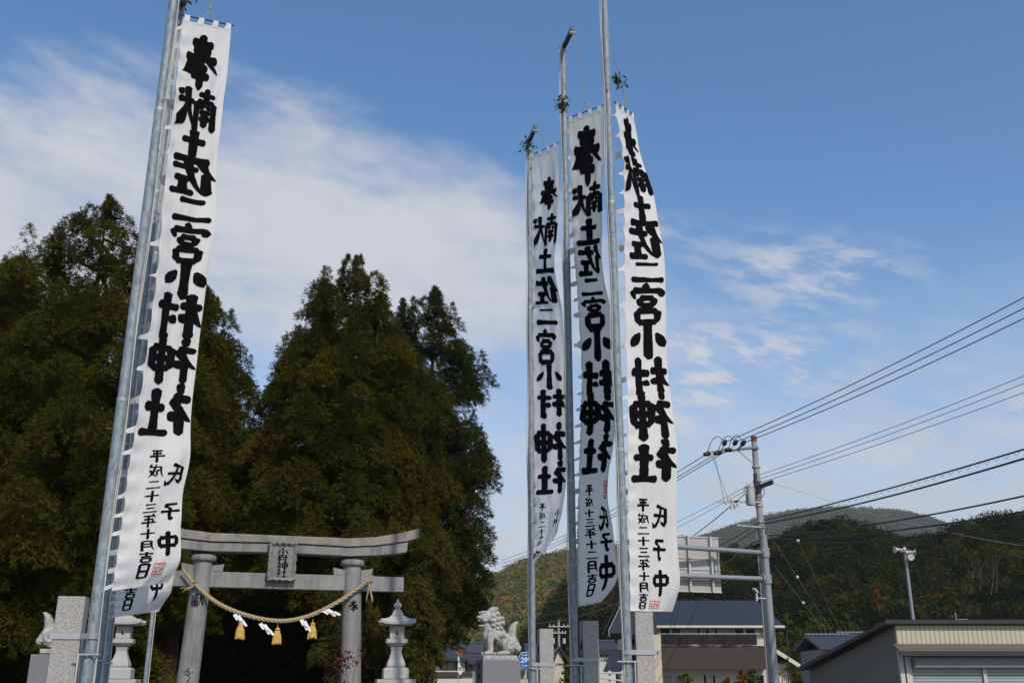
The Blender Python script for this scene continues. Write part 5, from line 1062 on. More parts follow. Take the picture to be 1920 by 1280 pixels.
# ------------------------------------------------------------------ metal shed (far right)
YS = 30.0; xc = XP(1691, YS); xe = XP(2080, YS); zt_ = ZP(1691, 1172, YS); yb2 = YS + 9.2; zbk = ZP(1512, 1256, yb2)
shed = thing('metal_shed', (xc, YS, 0), 'cream corrugated metal shed with grey roller shutters at the lower right', 'shed')
MB().span((xc, YS, ZP(1691, 1207, YS)), (xe, YS + .12, zt_)).build('front_wall', 'cream_metal', shed)
MB().span((xc, YS + .001, 0), (xc + .12, YS + .12, ZP(1691, 1207, YS) - .002)).build('corner_post', 'cream_trim', shed)
MB().hexa([(xc, YS + .125, 0), (xc + .1, YS + .125, 0), (xc + .1, yb2, 0), (xc, yb2, 0), (xc, YS + .125, zt_ - .02), (xc + .1, YS + .125, zt_ - .02), (xc + .1, yb2, zbk - .05), (xc, yb2, zbk - .05)]).build('side_wall', 'shaded_side_metal', shed)
ov = .32; sl_ = (zbk - zt_) / (yb2 - YS)
plate('roof', 'dark_trim', shed, [(xc - ov, YS - .14, zt_ + .14), (xe, YS - .14, zt_ + .14), (xe, yb2 + .3, zbk + .12), (xc - ov, yb2 + .3, zbk + .12)], (0, 0, -.12))
MB().span((xc - ov - .01, YS - .19, zt_ + .04), (xe, YS - .145, zt_ + .15)).build('fascia', 'dark_trim', shed)
zc0, zc1 = ZP(1691, 1206, YS - .05), ZP(1687, 1224, YS - .42)
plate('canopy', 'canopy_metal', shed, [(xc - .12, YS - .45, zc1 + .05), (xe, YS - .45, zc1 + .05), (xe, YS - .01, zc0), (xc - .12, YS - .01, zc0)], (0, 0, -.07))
MB().span((xc - .13, YS - .49, zc1 - .07), (xe, YS - .453, zc1 + .06)).build('canopy_lip', 'dark_trim', shed)
xs0 = XP(1708, YS + .2); zb3 = ZP(1708, 1252, YS + .1); zbx = ZP(1708, 1230, YS - .1)
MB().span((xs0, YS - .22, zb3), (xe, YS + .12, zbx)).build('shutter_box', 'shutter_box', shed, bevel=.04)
MB().span((xs0 - .16, YS + .002, 0), (xs0 - .002, YS + .11, zbx)).build('door_jamb', 'cream_trim', shed)
xm = XP(1846, YS + .1)
for a, b_ in ((xs0 + .02, xm - .05), (xm + .05, xe)): MB().span((a, YS + .05, 0), (b_, YS + .08, zb3 - .002)).build('roller_shutter', 'shutter_metal', shed)
MB().span((xm - .048, YS - .02, 0), (xm + .048, YS + .1, zb3 - .002)).build('shutter_rail', 'alu', shed)
MB().span((xs0, YS + .3, 0), (xe, YS + .35, zbx)).build('back_board', 'dark_trim', shed)
q = P(1794, 1168, YS + 3); at_ = thing('tv_antenna', (q.x, q.y, zt_ - .6), 'small television antenna standing on the shed roof', 'antenna'); mb = MB()
mb.tube([(q.x, q.y, zt_ - .6), (q.x, q.y, ZP(1794, 1148, YS + 3))], .015, 6); mb.build('mast', 'steel', at_); mb = MB(); zz_ = ZP(1794, 1162, YS + 3); mb.tube([(q.x - .1, q.y, zz_), (q.x + .35, q.y, zz_ + .03)], .01, 5)
for k in range(6): mb.tube([(q.x - .06 + .075 * k, q.y - .14, zz_ + .005 * k), (q.x - .06 + .075 * k, q.y + .14, zz_ + .005 * k)], .006, 4)
mb.build('aerial', 'steel', at_)

# ------------------------------------------------------------------ background houses
def gable(px0, px1, py_eave, py_ridge, Y, depth, roof_m, wall_m, label, along=True, ov=.35, wins=()):
    x0, x1 = XP(px0, Y), XP(px1, Y); ze_, zr2 = ZP((px0 + px1) / 2, py_eave, Y), ZP((px0 + px1) / 2, py_ridge, Y + (depth / 2 if along else 0)); h = thing('house', ((x0 + x1) / 2, Y + depth / 2, 0), label, 'house', 'village houses')
    if along:
        plate('roof', roof_m, h, [(x0, Y, ze_), (x1, Y, ze_), (x1, Y + depth / 2, zr2), (x0, Y + depth / 2, zr2)], (0, 0, -.14)); plate('rear_roof', roof_m, h, [(x0, Y + depth, ze_), (x1, Y + depth, ze_), (x1, Y + depth / 2 + .004, zr2 - .003), (x0, Y + depth / 2 + .004, zr2 - .003)], (0, 0, -.14))
        MB().tube([(x0, Y + depth / 2, zr2 + .02), (x1, Y + depth / 2, zr2 + .02)], .11, 8).build('ridge', roof_m, h, smooth=True)
    else:
        xm_ = (x0 + x1) / 2
        plate('roof', roof_m, h, [(x0, Y, ze_), (xm_, Y, zr2), (xm_, Y + depth, zr2), (x0, Y + depth, ze_)], (0, 0, -.14)); plate('roof', roof_m, h, [(xm_ + .004, Y, zr2 - .003), (x1, Y, ze_), (x1, Y + depth, ze_), (xm_ + .004, Y + depth, zr2 - .003)], (0, 0, -.14))
        MB().add([(x0 + ov, Y + .3, ze_ - .1), (x1 - ov, Y + .3, ze_ - .1), (xm_, Y + .3, zr2 - .2), (x0 + ov, Y + .5, ze_ - .1), (x1 - ov, Y + .5, ze_ - .1), (xm_, Y + .5, zr2 - .2)], [(0, 1, 2), (5, 4, 3), (0, 3, 4, 1), (1, 4, 5, 2), (2, 5, 3, 0)]).build('gable_end', wall_m, h)
    MB().span((x0 + ov, Y + ov + .1, 0), (x1 - ov, Y + depth - ov, ze_ - .12)).build('wall', wall_m, h)
    for (a, b_, t, bt, mu) in wins: window(h, XP(a, Y + ov), XP(b_, Y + ov), ZP(a, bt, Y + ov), ZP(a, t, Y + ov), Y + ov + .095, 'pale_glass', mu, 'brown_cladding')
    return h
# cream house with hipped roof left of the lion
Yc = 62.0; x0, x1 = XP(776, Yc), XP(872, Yc); ze_ = ZP(830, 1233, Yc); zr2 = ZP(820, 1208, Yc + 4)
hh = thing('house', ((x0 + x1) / 2, Yc, 0), 'cream two storey house with a dark hipped roof left of the right guardian lion', 'house', 'village houses')
rp = MB(); xa, xb = XP(790, Yc + 4), XP(826, Yc + 4)
rp.add([(x0, Yc, ze_), (x1, Yc, ze_), (x1, Yc + 8, ze_), (x0, Yc + 8, ze_), (xa, Yc + 4, zr2), (xb, Yc + 4, zr2), (x0, Yc, ze_ - .14), (x1, Yc, ze_ - .14), (x1, Yc + 8, ze_ - .14), (x0, Yc + 8, ze_ - .14)], [(0, 1, 5, 4), (1, 2, 5), (2, 3, 4, 5), (3, 0, 4), (6, 7, 1, 0), (7, 8, 2, 1), (8, 9, 3, 2), (9, 6, 0, 3), (9, 8, 7, 6)]); rp.build('roof', 'slate_roof', hh)
MB().span((x0 + .5, Yc + .6, 0), (x1 - .2, Yc + 7.5, ze_ - .15)).build('wall', 'cream_wall', hh)
window(hh, XP(825, Yc + .6), XP(852, Yc + .6), ZP(838, 1255, Yc + .6), ZP(838, 1239, Yc + .6), Yc + .595, 'pale_glass', 1, 'brown_cladding')
window(hh, XP(800, Yc + .6), XP(806, Yc + .6), ZP(838, 1250, Yc + .6), ZP(838, 1240, Yc + .6), Yc + .595, 'pale_glass', 0, 'brown_cladding')
MB().span((XP(853.5, Yc + .55), Yc + .55, ZP(838, 1256, Yc + .6)), (XP(861, Yc + .55), Yc + .597, ZP(838, 1238, Yc + .6))).build('window_shutter', 'brown_cladding', hh)
MB().span((XP(808, Yc), Yc - .1, ZP(838, 1269, Yc)), (XP(885, Yc), Yc + .59, ZP(838, 1259, Yc))).build('brown_band', 'brown_cladding', hh)
MB().span((XP(808, Yc), Yc - .12, ZP(838, 1259, Yc) + .004), (XP(868, Yc), Yc + .58, ZP(838, 1257, Yc))).build('band_cap', 'cream_trim', hh)
MB().span((XP(806, Yc - 1), Yc - 1, 0), (XP(886, Yc - 1), Yc - .13, ZP(838, 1271.5, Yc - 1))).build('garden_wall', 'white_wall', hh)
gable(856, 905, 1222, 1205, 84, 8, 'tile_roof', 'grey_wall', 'house with a dark blue tiled roof just behind the head of the right guardian lion')
gable(844, 878, 1222, 1207, 78, 6, 'tile_roof', 'white_wall', 'small house with a white gable over an orange wall behind the cream house', along=False)
oh = bpy.data.objects[-1] if False else None
h_or = [o for o in COL.objects if o.get('label', '').startswith('small house with a white gable')][0]
MB().span((XP(849, 77.9), 77.96, 0), (XP(873, 77.9), 78.28, ZP(860, 1219, 78))).build('orange_panel', 'orange_wall', h_or)
gable(862, 900, 1240, 1223, 66, 7, 'purple_roof', 'grey_wall', 'house with a purple roof between the cream house and the lion pedestal', wins=((873, 884, 1246, 1257, 1),))
gable(966, 1000, 1256, 1238, 70, 7, 'tile_roof', 'white_wall', 'white walled house with a blue grey roof under the blue route sign')
gable(1030, 1068, 1240, 1210, 75, 9, 'tile_roof', 'cream_wall', 'house with a wide grey roof between the two left poles of the right group', along=False)
gable(985, 1042, 1228, 1208, 95, 8, 'tile_roof', 'grey_wall', 'dark roofed house behind the distant utility pole')
gable(1112, 1166, 1216, 1202, 72, 8, 'slate_roof', 'white_wall', 'pale house with a dark flat looking roof left of the rightmost pole', wins=((1127, 1150, 1226, 1238, 1),))
gable(1542, 1630, 1212, 1190, 66, 6, 'tile_roof', 'grey_wall', 'dark tiled old house behind the left slope of the metal shed')
gable(1604, 1660, 1198, 1186, 71, 6, 'tile_roof', 'grey_wall', 'second dark tiled roof just above the shed roof edge')
gable(1874, 1918, 1137, 1128, 128, 6, 'tile_roof', 'white_wall', 'tiny pale house on the wooded slope at the right edge')
# white fence, pennant, route sign
q = P(1135, 1263, 44); fn = thing('white_fence', (q.x, q.y, 0), 'white metal fence between the middle and rightmost right poles', 'fence'); xa, xb = XP(1120, 44), XP(1168, 44); za, zb_ = ZP(1135, 1261, 44), ZP(1135, 1271, 44)
MB().tube([(xa, 44, za), (xb, 44, za)], .035, 8).build('top_rail', 'white_wall', fn); MB().tube([(xa, 44, zb_ + .05), (xb, 44, zb_ - .1)], .03, 8).build('lower_rail', 'white_wall', fn)
for k in range(3): xx = xa + (xb - xa) * k / 2; MB().span((xx - .05, 44.05, 0), (xx + .05, 44.13, za + .1)).build('post', 'white_wall', fn)
q = P(862, 1245, 48); pn = thing('pennant_pole', (q.x, q.y, 0), 'thin pole with a hanging white pennant marked blue and green, before the cream house', 'pennant'); MB().tube([(q.x - .05, 48, 0), (q.x - .05, 48, ZP(859, 1229, 48))], .018, 6).build('pole', 'alu', pn)
def pq(px, py, d=0): return P(px, py, 48 - .05 - d)
fl = MB(); prof = [(858.5, 860.5, 1230), (858.5, 862, 1242), (858.5, 864, 1250), (858.6, 868, 1258), (862, 864, 1264)]; vs = []
for a, b_, y in prof: vs += [pq(a, y), pq(b_, y)]
fl.add(vs, [(2 * i, 2 * i + 1, 2 * i + 3, 2 * i + 2) for i in range(4)]); fo = fl.build('pennant', 'paper', pn)
for (cx, cy, m_) in ((860, 1240, 'pennant_green'), (861.2, 1251.5, 'pennant_blue'), (863.6, 1254, 'pennant_green')):
    k = MB(); k.add([pq(cx + 1.3 * math.cos(t) + .4 * math.sin(t), cy + 2.2 * math.sin(t), .02) for t in np.linspace(0, 6.28, 12, endpoint=False)], [tuple(range(12))]); k.build('emblem', m_, fo)
ysn = 42.0; q = P(986, 1237, ysn); rs = thing('route_sign', (q.x, ysn, 0), 'blue hexagonal route sign with white 299 beside the leftmost pole of the right group', 'road sign'); sc = ysn / 2003
MB().tube([(q.x, ysn + .05, 0), (q.x, ysn + .05, q.z + .2)], .03, 8).build('post', 'alu', rs, smooth=True)
MB().tube([(q.x, ysn + .04, q.z - .45), (q.x - .25, ysn - .2, 1.2)], .03, 6).build('brace', 'alu', rs)
def hexpl(r, t, y, m, nm, par):
    k = MB(); n6 = [(math.cos(math.radians(a)) * r * (1.0), math.sin(math.radians(a)) * r * .98) for a in (0, 60, 120, 180, 240, 300)]; k.add([(q.x + a, y, q.z + b_) for a, b_ in n6] + [(q.x + a, y + t, q.z + b_) for a, b_ in n6], [tuple(range(6)), tuple(range(11, 5, -1))] + [(i, i + 6, (i + 1) % 6 + 6, (i + 1) % 6) for i in range(6)]); return k.build(nm, m, par)
pl_ = hexpl(17.5 * sc, .02, ysn, 'sign_white', 'border', rs); hexpl(16.4 * sc, .01, ysn - .012, 'sign_blue', 'panel', pl_)
def text(body, size, loc, rot, m, parent, name, ext=.002, sx=1.0):
    c = bpy.data.curves.new('t', 'FONT'); c.body = body; c.size = size; c.align_x = 'CENTER'; c.align_y = 'CENTER'; c.extrude = ext; c.offset = size * .022
    t = bpy.data.objects.new('t', c); COL.objects.link(t); me = bpy.data.meshes.new_from_object(t.evaluated_get(bpy.context.evaluated_depsgraph_get())); bpy.data.objects.remove(t); bpy.data.curves.remove(c)
    off = Vector(loc) - root_loc(parent); me.transform(Matrix.Translation(off) @ rot.to_4x4() @ Matrix.Diagonal((sx, 1, 1, 1))); me.materials.clear(); me.materials.append(M[m]); me.name = name
    o = bpy.data.objects.new(name, me); COL.objects.link(o); o.parent = parent; return o
RX = Matrix.Rotation(math.pi / 2, 3, 'X')
text('299', .27, (q.x, ysn - .018, q.z), RX, 'sign_white', rs, 'route_number')
em = MB()
for dx in (-.115, .0, .115):
    for dz in (-.2, .2):
        if dx == 0: em.span((q.x - .045, ysn - .02, q.z + dz - .02), (q.x + .045, ysn - .014, q.z + dz + .02))
        else:
            for a, b_ in ((0, .03), (-.028, -.02), (.028, -.02)): em.span((q.x + dx + a - .014, ysn - .02, q.z + dz + b_ - .016), (q.x + dx + a + .014, ysn - .014, q.z + dz + b_ + .016))
em.build('small_characters', 'sign_white', rs)

# ------------------------------------------------------------------ road sign gantry and utility pole
def armbox(a, b_, s, h): n = (b_ - a).normalized(); w = n.cross(Vector((0, 0, 1))).normalized() * s; z = Vector((0, 0, h)); return [a - w - z, a + w - z, b_ + w - z, b_ - w - z, a - w + z, a + w + z, b_ + w + z, b_ - w + z]
YG = 36.0; g = P(1453, 1280, YG); gp = thing('sign_gantry', (g.x, YG, 0), 'thick grey steel pole holding a large road sign seen from behind on two arms', 'road sign')
ztg = ZP(1430, 1006, YG)
MB().tube([(g.x, YG, 0), (g.x, YG, ztg * .5), (g.x, YG, ztg)], [.155, .14, .125], 24).build('pole', 'pole_paint', gp, smooth=True)
MB().tube([(g.x, YG, ztg), (g.x, YG, ztg + .05)], .135, 24).build('cap', 'pole_paint', gp, smooth=True)
for (pyr, pyl) in ((1036, 1024.5), (1085, 1078.5)):
    z = ZP(1428, pyr, YG); e = Pz(1268, pyl, z); d = e - Vector((g.x, YG, z)); a = Vector((g.x, YG - .0, z)) + d.normalized() * .16
    MB().tube([a, Vector((g.x, YG, z)) + d * 1.42], .085, 16).build('arm', 'pole_paint', gp, smooth=True)
    n = d.normalized(); fl = MB(); fl.tube([a - n * .02, a + n * .04], .17, 16)
    for k in (-.11, .11): fl.tube([Vector((g.x, YG - .02, z + k)), a + Vector((0, 0, k)) + n * .02], .035, 8)
    fl.build('flange', 'pole_paint', gp, smooth=True); MB().tube([(g.x, YG, z - .16), (g.x, YG, z + .16)], .172, 24).build('clamp', 'pole_paint', gp, smooth=True); garm = d
dirn = garm.xy.to_3d().normalized(); nrm = Vector((-dirn.y, dirn.x, 0));
if nrm.y < 0: nrm = -nrm
org = Vector((g.x, YG, 0)) + nrm * .16
def sgn_pt(px, py):
    d = P(px, py, 1.0) - Vector((0, 0, EYE)); o = org - Vector((0, 0, 0)); t = o.dot(nrm) / d.dot(nrm); w = d * t; return w + Vector((0, 0, EYE))
r0, r1 = sgn_pt(1348, 1008), sgn_pt(1355, 1110); t1 = r0.z; t0_ = r1.z; sr_ = (r0 - org).dot(dirn); sl2 = (sgn_pt(1186, 1050) - org).dot(dirn)
def sp3(u, v, d=0): return org + dirn * u + Vector((0, 0, v)) + nrm * d
def sbox(u0, u1, v0, v1, d0, d1): return [sp3(u0, v0, d0), sp3(u1, v0, d0), sp3(u1, v0, d1), sp3(u0, v0, d1), sp3(u0, v1, d0), sp3(u1, v1, d0), sp3(u1, v1, d1), sp3(u0, v1, d1)]
panel = MB(); rows_ = 5
for k in range(rows_): a = t0_ + (t1 - t0_) * k / rows_; b_ = t0_ + (t1 - t0_) * (k + 1) / rows_; panel.hexa(sbox(sr_, sl2, a + .008, b_ - .004, .06, .08)); 
pob = panel.build('sign_panel', 'sign_back', gp); MB().hexa(sbox(sr_ - .004, sl2 + .004, t0_ - .004, t1 + .004, .084, .094)).build('sign_face', 'sign_blue', pob)
fr_ = MB()
for k in range(1, rows_): a = t0_ + (t1 - t0_) * k / rows_; fr_.hexa(sbox(sr_, sl2, a - .012, a + .012, .03, .058))
fr_.hexa(sbox(sr_, sl2, t1 - .02, t1 + .02, .03, .058)); fr_.hexa(sbox(sr_, sl2, t0_ - .02, t0_ + .02, .03, .058)); fr_.build('seam', 'alu', pob)
for px in (1292, 1334):
    u = (sgn_pt(px, 1060) - org).dot(dirn); MB().hexa(sbox(u - .035, u + .035, t0_ - .02, t1 + .03, -.06, .028)).build('rib', 'alu', gp)
u = (sgn_pt(1342, 1060) - org).dot(dirn); MB().tube([sp3(u, ZP(1342, 1078, YG - .5), -.16), sp3(u, ZP(1342, 1034, YG - .5), -.16)], .03, 8).build('strut', 'pole_paint', gp)
lx, lzz = XP(1431, YG - .3), ZP(1431, 1126, YG - .3)
lh = MB(); lh.tube([(lx, YG - .3, lzz), (lx, YG - .3, lzz + .3)], .035, 8); lh.hexa(armbox(Vector((lx + .04, YG - .3, lzz + .28)), Vector((lx - .12, YG - .45, lzz + .40)), .05, .03)); lh.tube([(lx, YG - .3, lzz + .1), (g.x, YG, lzz + .1)], .02, 6); lh.build('lamp_head', 'white_wall', gp)

YU = 39.0; ub = P(1449.5, 1280, YU); ux = ub.x; ztu = ZP(1415, 828, YU)
up = thing('utility_pole', (ux, YU, 0), 'tall concrete utility pole with crossarm and transformer behind the sign gantry', 'utility pole')
MB().tube([(ux, YU, 0), (ux, YU, ztu * .5), (ux, YU, ztu)], [.17, .145, .11], 20).build('shaft', 'pole_concrete', up, smooth=True)
MB().tube([(ux, YU, ztu), (ux, YU, ztu + .22)], .113, 20).build('top_cap', 'rust', up, smooth=True)
def UP_(px, py, dy=0.0): return P(px, py, YU + dy)
zca = ZP(1412, 840, YU); ca0 = Pz(1325, 849, zca) ; ca1 = Vector((ux, YU - .14, zca))
cad = (ca0 - ca1); can = cad.normalized(); cas = Vector((-can.y, can.x, 0))
MB().hexa(armbox(ca1 - can * .1, ca0, .05, .05)).build('crossarm', 'steel', up, bevel=.008)
MB().tube([ca1 + can * .75, Vector((ux, YU - .12, zca - .75))], .02, 6).build('arm_brace', 'steel', up)
for z in (zca, zca - .75, ZP(1423, 902, YU), ZP(1424, 918, YU), ZP(1427, 948, YU), ZP(1428, 978, YU), ZP(1430, 988, YU)): MB().tube([(ux, YU, z - .035), (ux, YU, z + .035)], .165, 20).build('band', 'steel', up, smooth=True)
ins = MB(); bk = MB(); hv = []
for (pxr, pyr, pxl, pyl) in ((1359, 829, 1325, 851), (1379, 829, 1345, 849), (1394, 830, 1365, 843)):
    r_ = UP_(pxr, pyr, -.3); l_ = UP_(pxl, pyl, .3)
    m_ = ca1 + can * max(.3, (r_.lerp(l_, .5) - ca1).dot(can)); hv.append((r_, l_))
    for e in (r_, l_):
        for k in range(3): p = m_.lerp(e, .25 + .22 * k); ins.tube([p, p + (e - m_).normalized() * .05], .055, 10)
        ins.tube([m_, e], .018, 6); nd = (e - m_).normalized(); bk.tube([e - nd * .2, e - nd * .1, e + nd * .12, e + nd * .16], [.03, .10, .075, .02], 10)
    top = r_.lerp(l_, .5) + Vector((0, 0, .42)); bk.tube(spline([r_, r_.lerp(top, .6) + Vector((0, 0, .12)), top, l_.lerp(top, .6) + Vector((0, 0, .12)), l_], 24), .014, 6)
ins.build('insulator', 'insulator', up, smooth=True); bk.build('insulator_cover', 'black_rubber', up, smooth=True)
tr = P(1405, 931, YU - .1); tz0, tz1 = ZP(1405, 946, YU), ZP(1405, 917, YU); tb = MB(); tb.lathe((tr.x, YU - .25, 0), [(.16, tz0 - .05), (.175, tz0), (.175, tz1), (.19, tz1 + .01), (.19, tz1 + .05), (.05, tz1 + .09)], 20); tbo = tb.build('transformer', 'transformer_paint', up, smooth=True)
k = MB()
for dx in (-.1, .02): k.tube([(tr.x + dx, YU - .28, tz1 + .05), (tr.x + dx, YU - .28, tz1 + .2)], .03, 8)
k.tube([(tr.x - .17, YU - .35, tz1 - .1), (tr.x - .27, YU - .42, tz1 - .06)], .04, 8); k.tube([(tr.x - .17, YU - .35, tz1 - .22), (tr.x - .27, YU - .42, tz1 - .18)], .04, 8); k.build('bushing', 'insulator', tbo, smooth=True)
k = MB(); k.hexa(armbox(Vector((tr.x + .1, YU - .2, tz1 - .1)), Vector((ux, YU - .1, tz1 - .1)), .05, .06)); k.hexa(armbox(Vector((tr.x + .1, YU - .2, tz0 + .1)), Vector((ux, YU - .1, tz0 + .1)), .04, .04)); k.build('transformer_bracket', 'rust', tbo)
k = MB(); za_ = ZP(1400, 942, YU); k.hexa(armbox(Vector((ux, YU - .15, za_)), Vector((XP(1364, YU), YU - .3, za_)), .035, .035)); k.build('lower_arm', 'steel', up)
k = MB(); rng = np.random.default_rng(4)
for (px, py) in ((1361, 941), (1366, 938), (1371, 935), (1371, 950), (1378, 949), (1383, 945), (1374, 943)): a = UP_(px, py, -.3); k.tube([a + Vector((0, 0, .08)), a, a - Vector((0, 0, .1))], [.045, .06, .03], 8)
k.build('switch', 'insulator', up, smooth=True)
k = MB(); k.tube([UP_(1372, 941, -.3), UP_(1385, 938, -.3)], .03, 6); k.tube([UP_(1384, 936, -.3), UP_(1392, 930, -.25), UP_(1398, 922, -.3)], .014, 6); k.build('jumper', 'black_rubber', up)
k = MB(); k.hexa(armbox(UP_(1425, 912, -.2), UP_(1449, 903, -.5), .09, .07)); k.build('junction_box', 'dark_steel', up)
k = MB(); k.tube([UP_(1416, 888, -.16), UP_(1417, 912, -.18)], .08, 10); k.tube([UP_(1421, 902, -.16), UP_(1422, 922, -.18)], .07, 10); k.build('cable_splice', 'dark_steel', up)
k = MB(); k.hexa(armbox(UP_(1426, 988, -.15), UP_(1381, 984, -.7), .03, .03)); k.build('cable_arm', 'steel', up); k = MB(); k.tube([UP_(1410, 1022, -.2), UP_(1426, 1016, -.2)], .11, 12); k.build('cable_closure', 'black_rubber', up, smooth=True)
k = MB(); k.tube(spline([UP_(1429, 912, -.2), UP_(1433, 920, -.25), UP_(1430, 930, -.25), UP_(1420, 932, -.2), UP_(1412, 934, -.2)], 14), .014, 6); k.tube(spline([UP_(1440, 1002, -.2), UP_(1433, 1012, -.25), UP_(1426, 1020, -.25), UP_(1412, 1028, -.2), UP_(1390, 1036, -.2)], 14), .03, 6); k.build('cable_loop', 'black_rubber', up)
MB().tube([(ux - .2, YU - .05, .0), (ux - .2, YU - .05, ZP(1440, 1000, YU))], .03, 8).build('conduit', 'pole_paint', up)

# ------------------------------------------------------------------ wires
def wire(a, b_, r, label, sag=.25, m='black_rubber', n=22, spiral=False, group='overhead cables'):
    a, b_ = Vector(a), Vector(b_); pts = [a.lerp(b_, i / n) - Vector((0, 0, sag * 4 * (i / n) * (1 - i / n))) for i in range(n + 1)]; mb = MB(); mb.tube(pts, r, 6)
    if spiral:
        k = 420; q = []
        for i in range(k + 1): f_ = i / k; c = a.lerp(b_, f_) - Vector((0, 0, sag * 4 * f_ * (1 - f_) + .06)); q.append(c + Vector((0, math.cos(i * .75) * .05, math.sin(i * .75) * .05)))
        mb.tube(q, r * .2, 4)
    o = mb.build('power_cable', m, None); return tag(o, label, 'cable', group)
for i, ((r_, l_), (px, py), pl2) in enumerate(zip(hv, ((1920, 541), (1920, 561), (1920, 580)), ((940, 1049), (940, 1056), (940, 1062)))):
    e = P(px, py, 27.0); e2 = r_ + (e - r_) * 1.5
    nm = ('top', 'middle', 'lowest')[i]
    wire(r_, e2, .016, nm + ' of the three high black cables rising to the right edge from the crossarm', .28)
    wire(l_, P(pl2[0], pl2[1], 95.0), .017, nm + ' of the three cables falling left from the crossarm behind the banners', .5)
for i, (a, b_, nm) in enumerate((((1424, 890), (1920, 697), 'upper thin grey cable rising right from the pole below the crossarm'), ((1425, 897), (1920, 711), 'middle thin grey cable rising right from the pole below the crossarm'), ((1426, 904), (1920, 728), 'lower thin grey cable rising right from the pole below the crossarm'))):
    p0 = UP_(*a, -.2); wire(p0, p0 + (P(*b_, 30.0) - p0) * 1.4, .010, nm, .15, 'dark_steel')
for i, (a, b_, nm) in enumerate((((1412, 905), (1262, 975), 'upper thin cable falling left from the pole above the transformer'), ((1402, 917), (1262, 986), 'lower thin cable falling left from the pole above the transformer'))):
    p0 = UP_(*a, -.1); wire(p0, p0 + (P(*b_, 52) - p0) * 3, .010, nm, .2, 'dark_steel')
for (a, b_, r, sg, nm, spi) in (((1432, 975), (1920, 835), .022, .12, 'thick upper cable wrapped with a spiral, rising to the right edge', True), ((1434, 981), (1920, 848), .026, .2, 'thick lower cable just under the spiral wrapped one', False), ((1438, 1004), (1920, 915), .022, .25, 'single thick cable rising gently right below the mountain top', False), ((1440, 1011), (1920, 944), .022, .25, 'upper of the lowest pair of cables across the right wood', False), ((1441, 1013), (1920, 948), .018, .45, 'lower of the lowest pair of cables across the right wood', False)):
    p0 = UP_(*a, -.2); wire(p0, p0 + (P(*b_, 24.0) - p0) * 1.3, r, nm, sg, spiral=spi)
for (a, b_, nm) in (((1368, 950), (1286, 1000), 'black cable falling left from the switch cluster to the sign panel'), ((1424, 978), (1347, 1010), 'cable falling left behind the sign panel, nearest above its corner'), ((1420, 990), (1349, 1021), 'cable falling left behind the right edge of the sign panel'), ((1392, 1028), (1362, 1040), 'short lowest cable falling left from the cable closure')):
    p0 = UP_(*a, -.25); wire(p0, p0 + (P(*b_, 50) - p0) * 3.2, .02, nm, .4)
for (a, b_, nm) in (((1338, 848), (1358, 939), 'left drop wire from the crossarm down to the switch cluster'), ((1336, 856), (1364, 934), 'right drop wire from the crossarm down to the switch cluster')): wire(UP_(*a, .1), UP_(*b_, -.3), .008, nm, 0)
wire(UP_(1449, 905, -.5), P(1920, 1022, 60), .007, 'very thin pale wire sagging right across the dark wood', .3, 'steel')
for (a, Ya, b_, Yb, nm) in (((800, 1147, ), 130, (1160, 1085), 60, 'upper dark cable crossing the autumn hillside'), ((800, 1166), 130, (1160, 1096), 60, 'middle dark cable crossing the autumn hillside'), ((800, 1190), 130, (1180, 1115), 60, 'lower dark cable crossing the autumn hillside')):
    wire(P(*a, Ya), P(*b_, Yb), .022, nm, .4)
wire(P(1004, 1168, 70), P(1165, 1128, 48), .03, 'thick dark cable crossing the shaded wood between the right poles', .2)
def marker_wire(a, b_, ball, Y, label):
    p0, p1 = P(*a, Y), P(*b_, Y + 4); root = thing('marker_wire', p1, label, 'guy wire', 'guy wires with white balls'); MB().tube([p0, p1], .007, 5).build('wire', 'pole_paint', root)
    f_ = (ball[1] - a[1]) / (b_[1] - a[1]); MB().ball(p0.lerp(p1, f_), .07, 14, 10).build('marker_ball', 'horn_paint', root, smooth=True)
marker_wire((1494, 1009), (1582, 1196), (1494, 1013), 42, 'thin guy wire with a white ball at its very top, right of the sign gantry')
marker_wire((1450, 1012), (1565, 1190), (1491, 1079), 43, 'thin guy wire with a white ball part way down, nearest the sign gantry')
marker_wire((1452, 1060), (1531, 1162), (1505, 1128), 44, 'thin guy wire with a white ball low over the bamboo')

# loudspeaker pole
YL = 52.0; q = P(1717, 1200, YL); sp_o = thing('speaker_pole', (q.x, YL, 0), 'slim grey pole with three white horn loudspeakers rising behind the shed', 'loudspeaker'); ztl = ZP(1694, 1024, YL)
MB().tube([(q.x, YL, 0), (q.x, YL, ztl)], .10, 16, r_end=.07).build('pole', 'pole_paint', sp_o, smooth=True)
def horn(c, d, L, r, par):
    d = Vector(d).normalized(); pts = [c + d * (L * f_) for f_ in (-.28, -.26, 0, .02, .3, .6, .85, 1.0, 1.02, .98, .7, .3)]; k = MB(); k.tube(pts, [r * v for v in (.2, .42, .42, .16, .2, .33, .62, 1.0, 1.02, .92, .42, .16)], 20, caps=True); return k.build('horn', 'horn_paint', par, smooth=True)
cc = P(1694, 1031, YL); horn(cc + Vector((-.06, -.14, .03)), (-1, -.15, -.04), .46, .17, sp_o); cc = P(1697, 1036, YL); horn(cc + Vector((.1, -.14, 0)), (1, -.25, .05), .36, .16, sp_o); cc = P(1701, 1042, YL); horn(cc + Vector((0, -.05, 0)), (.06, -1, -.25), .4, .17, sp_o)
k = MB(); k.hexa(armbox(P(1690, 1033, YL) + Vector((-.1, -.1, 0)), P(1704, 1033, YL) + Vector((.1, -.1, 0)), .03, .03)); k.build('horn_bracket', 'steel', sp_o)

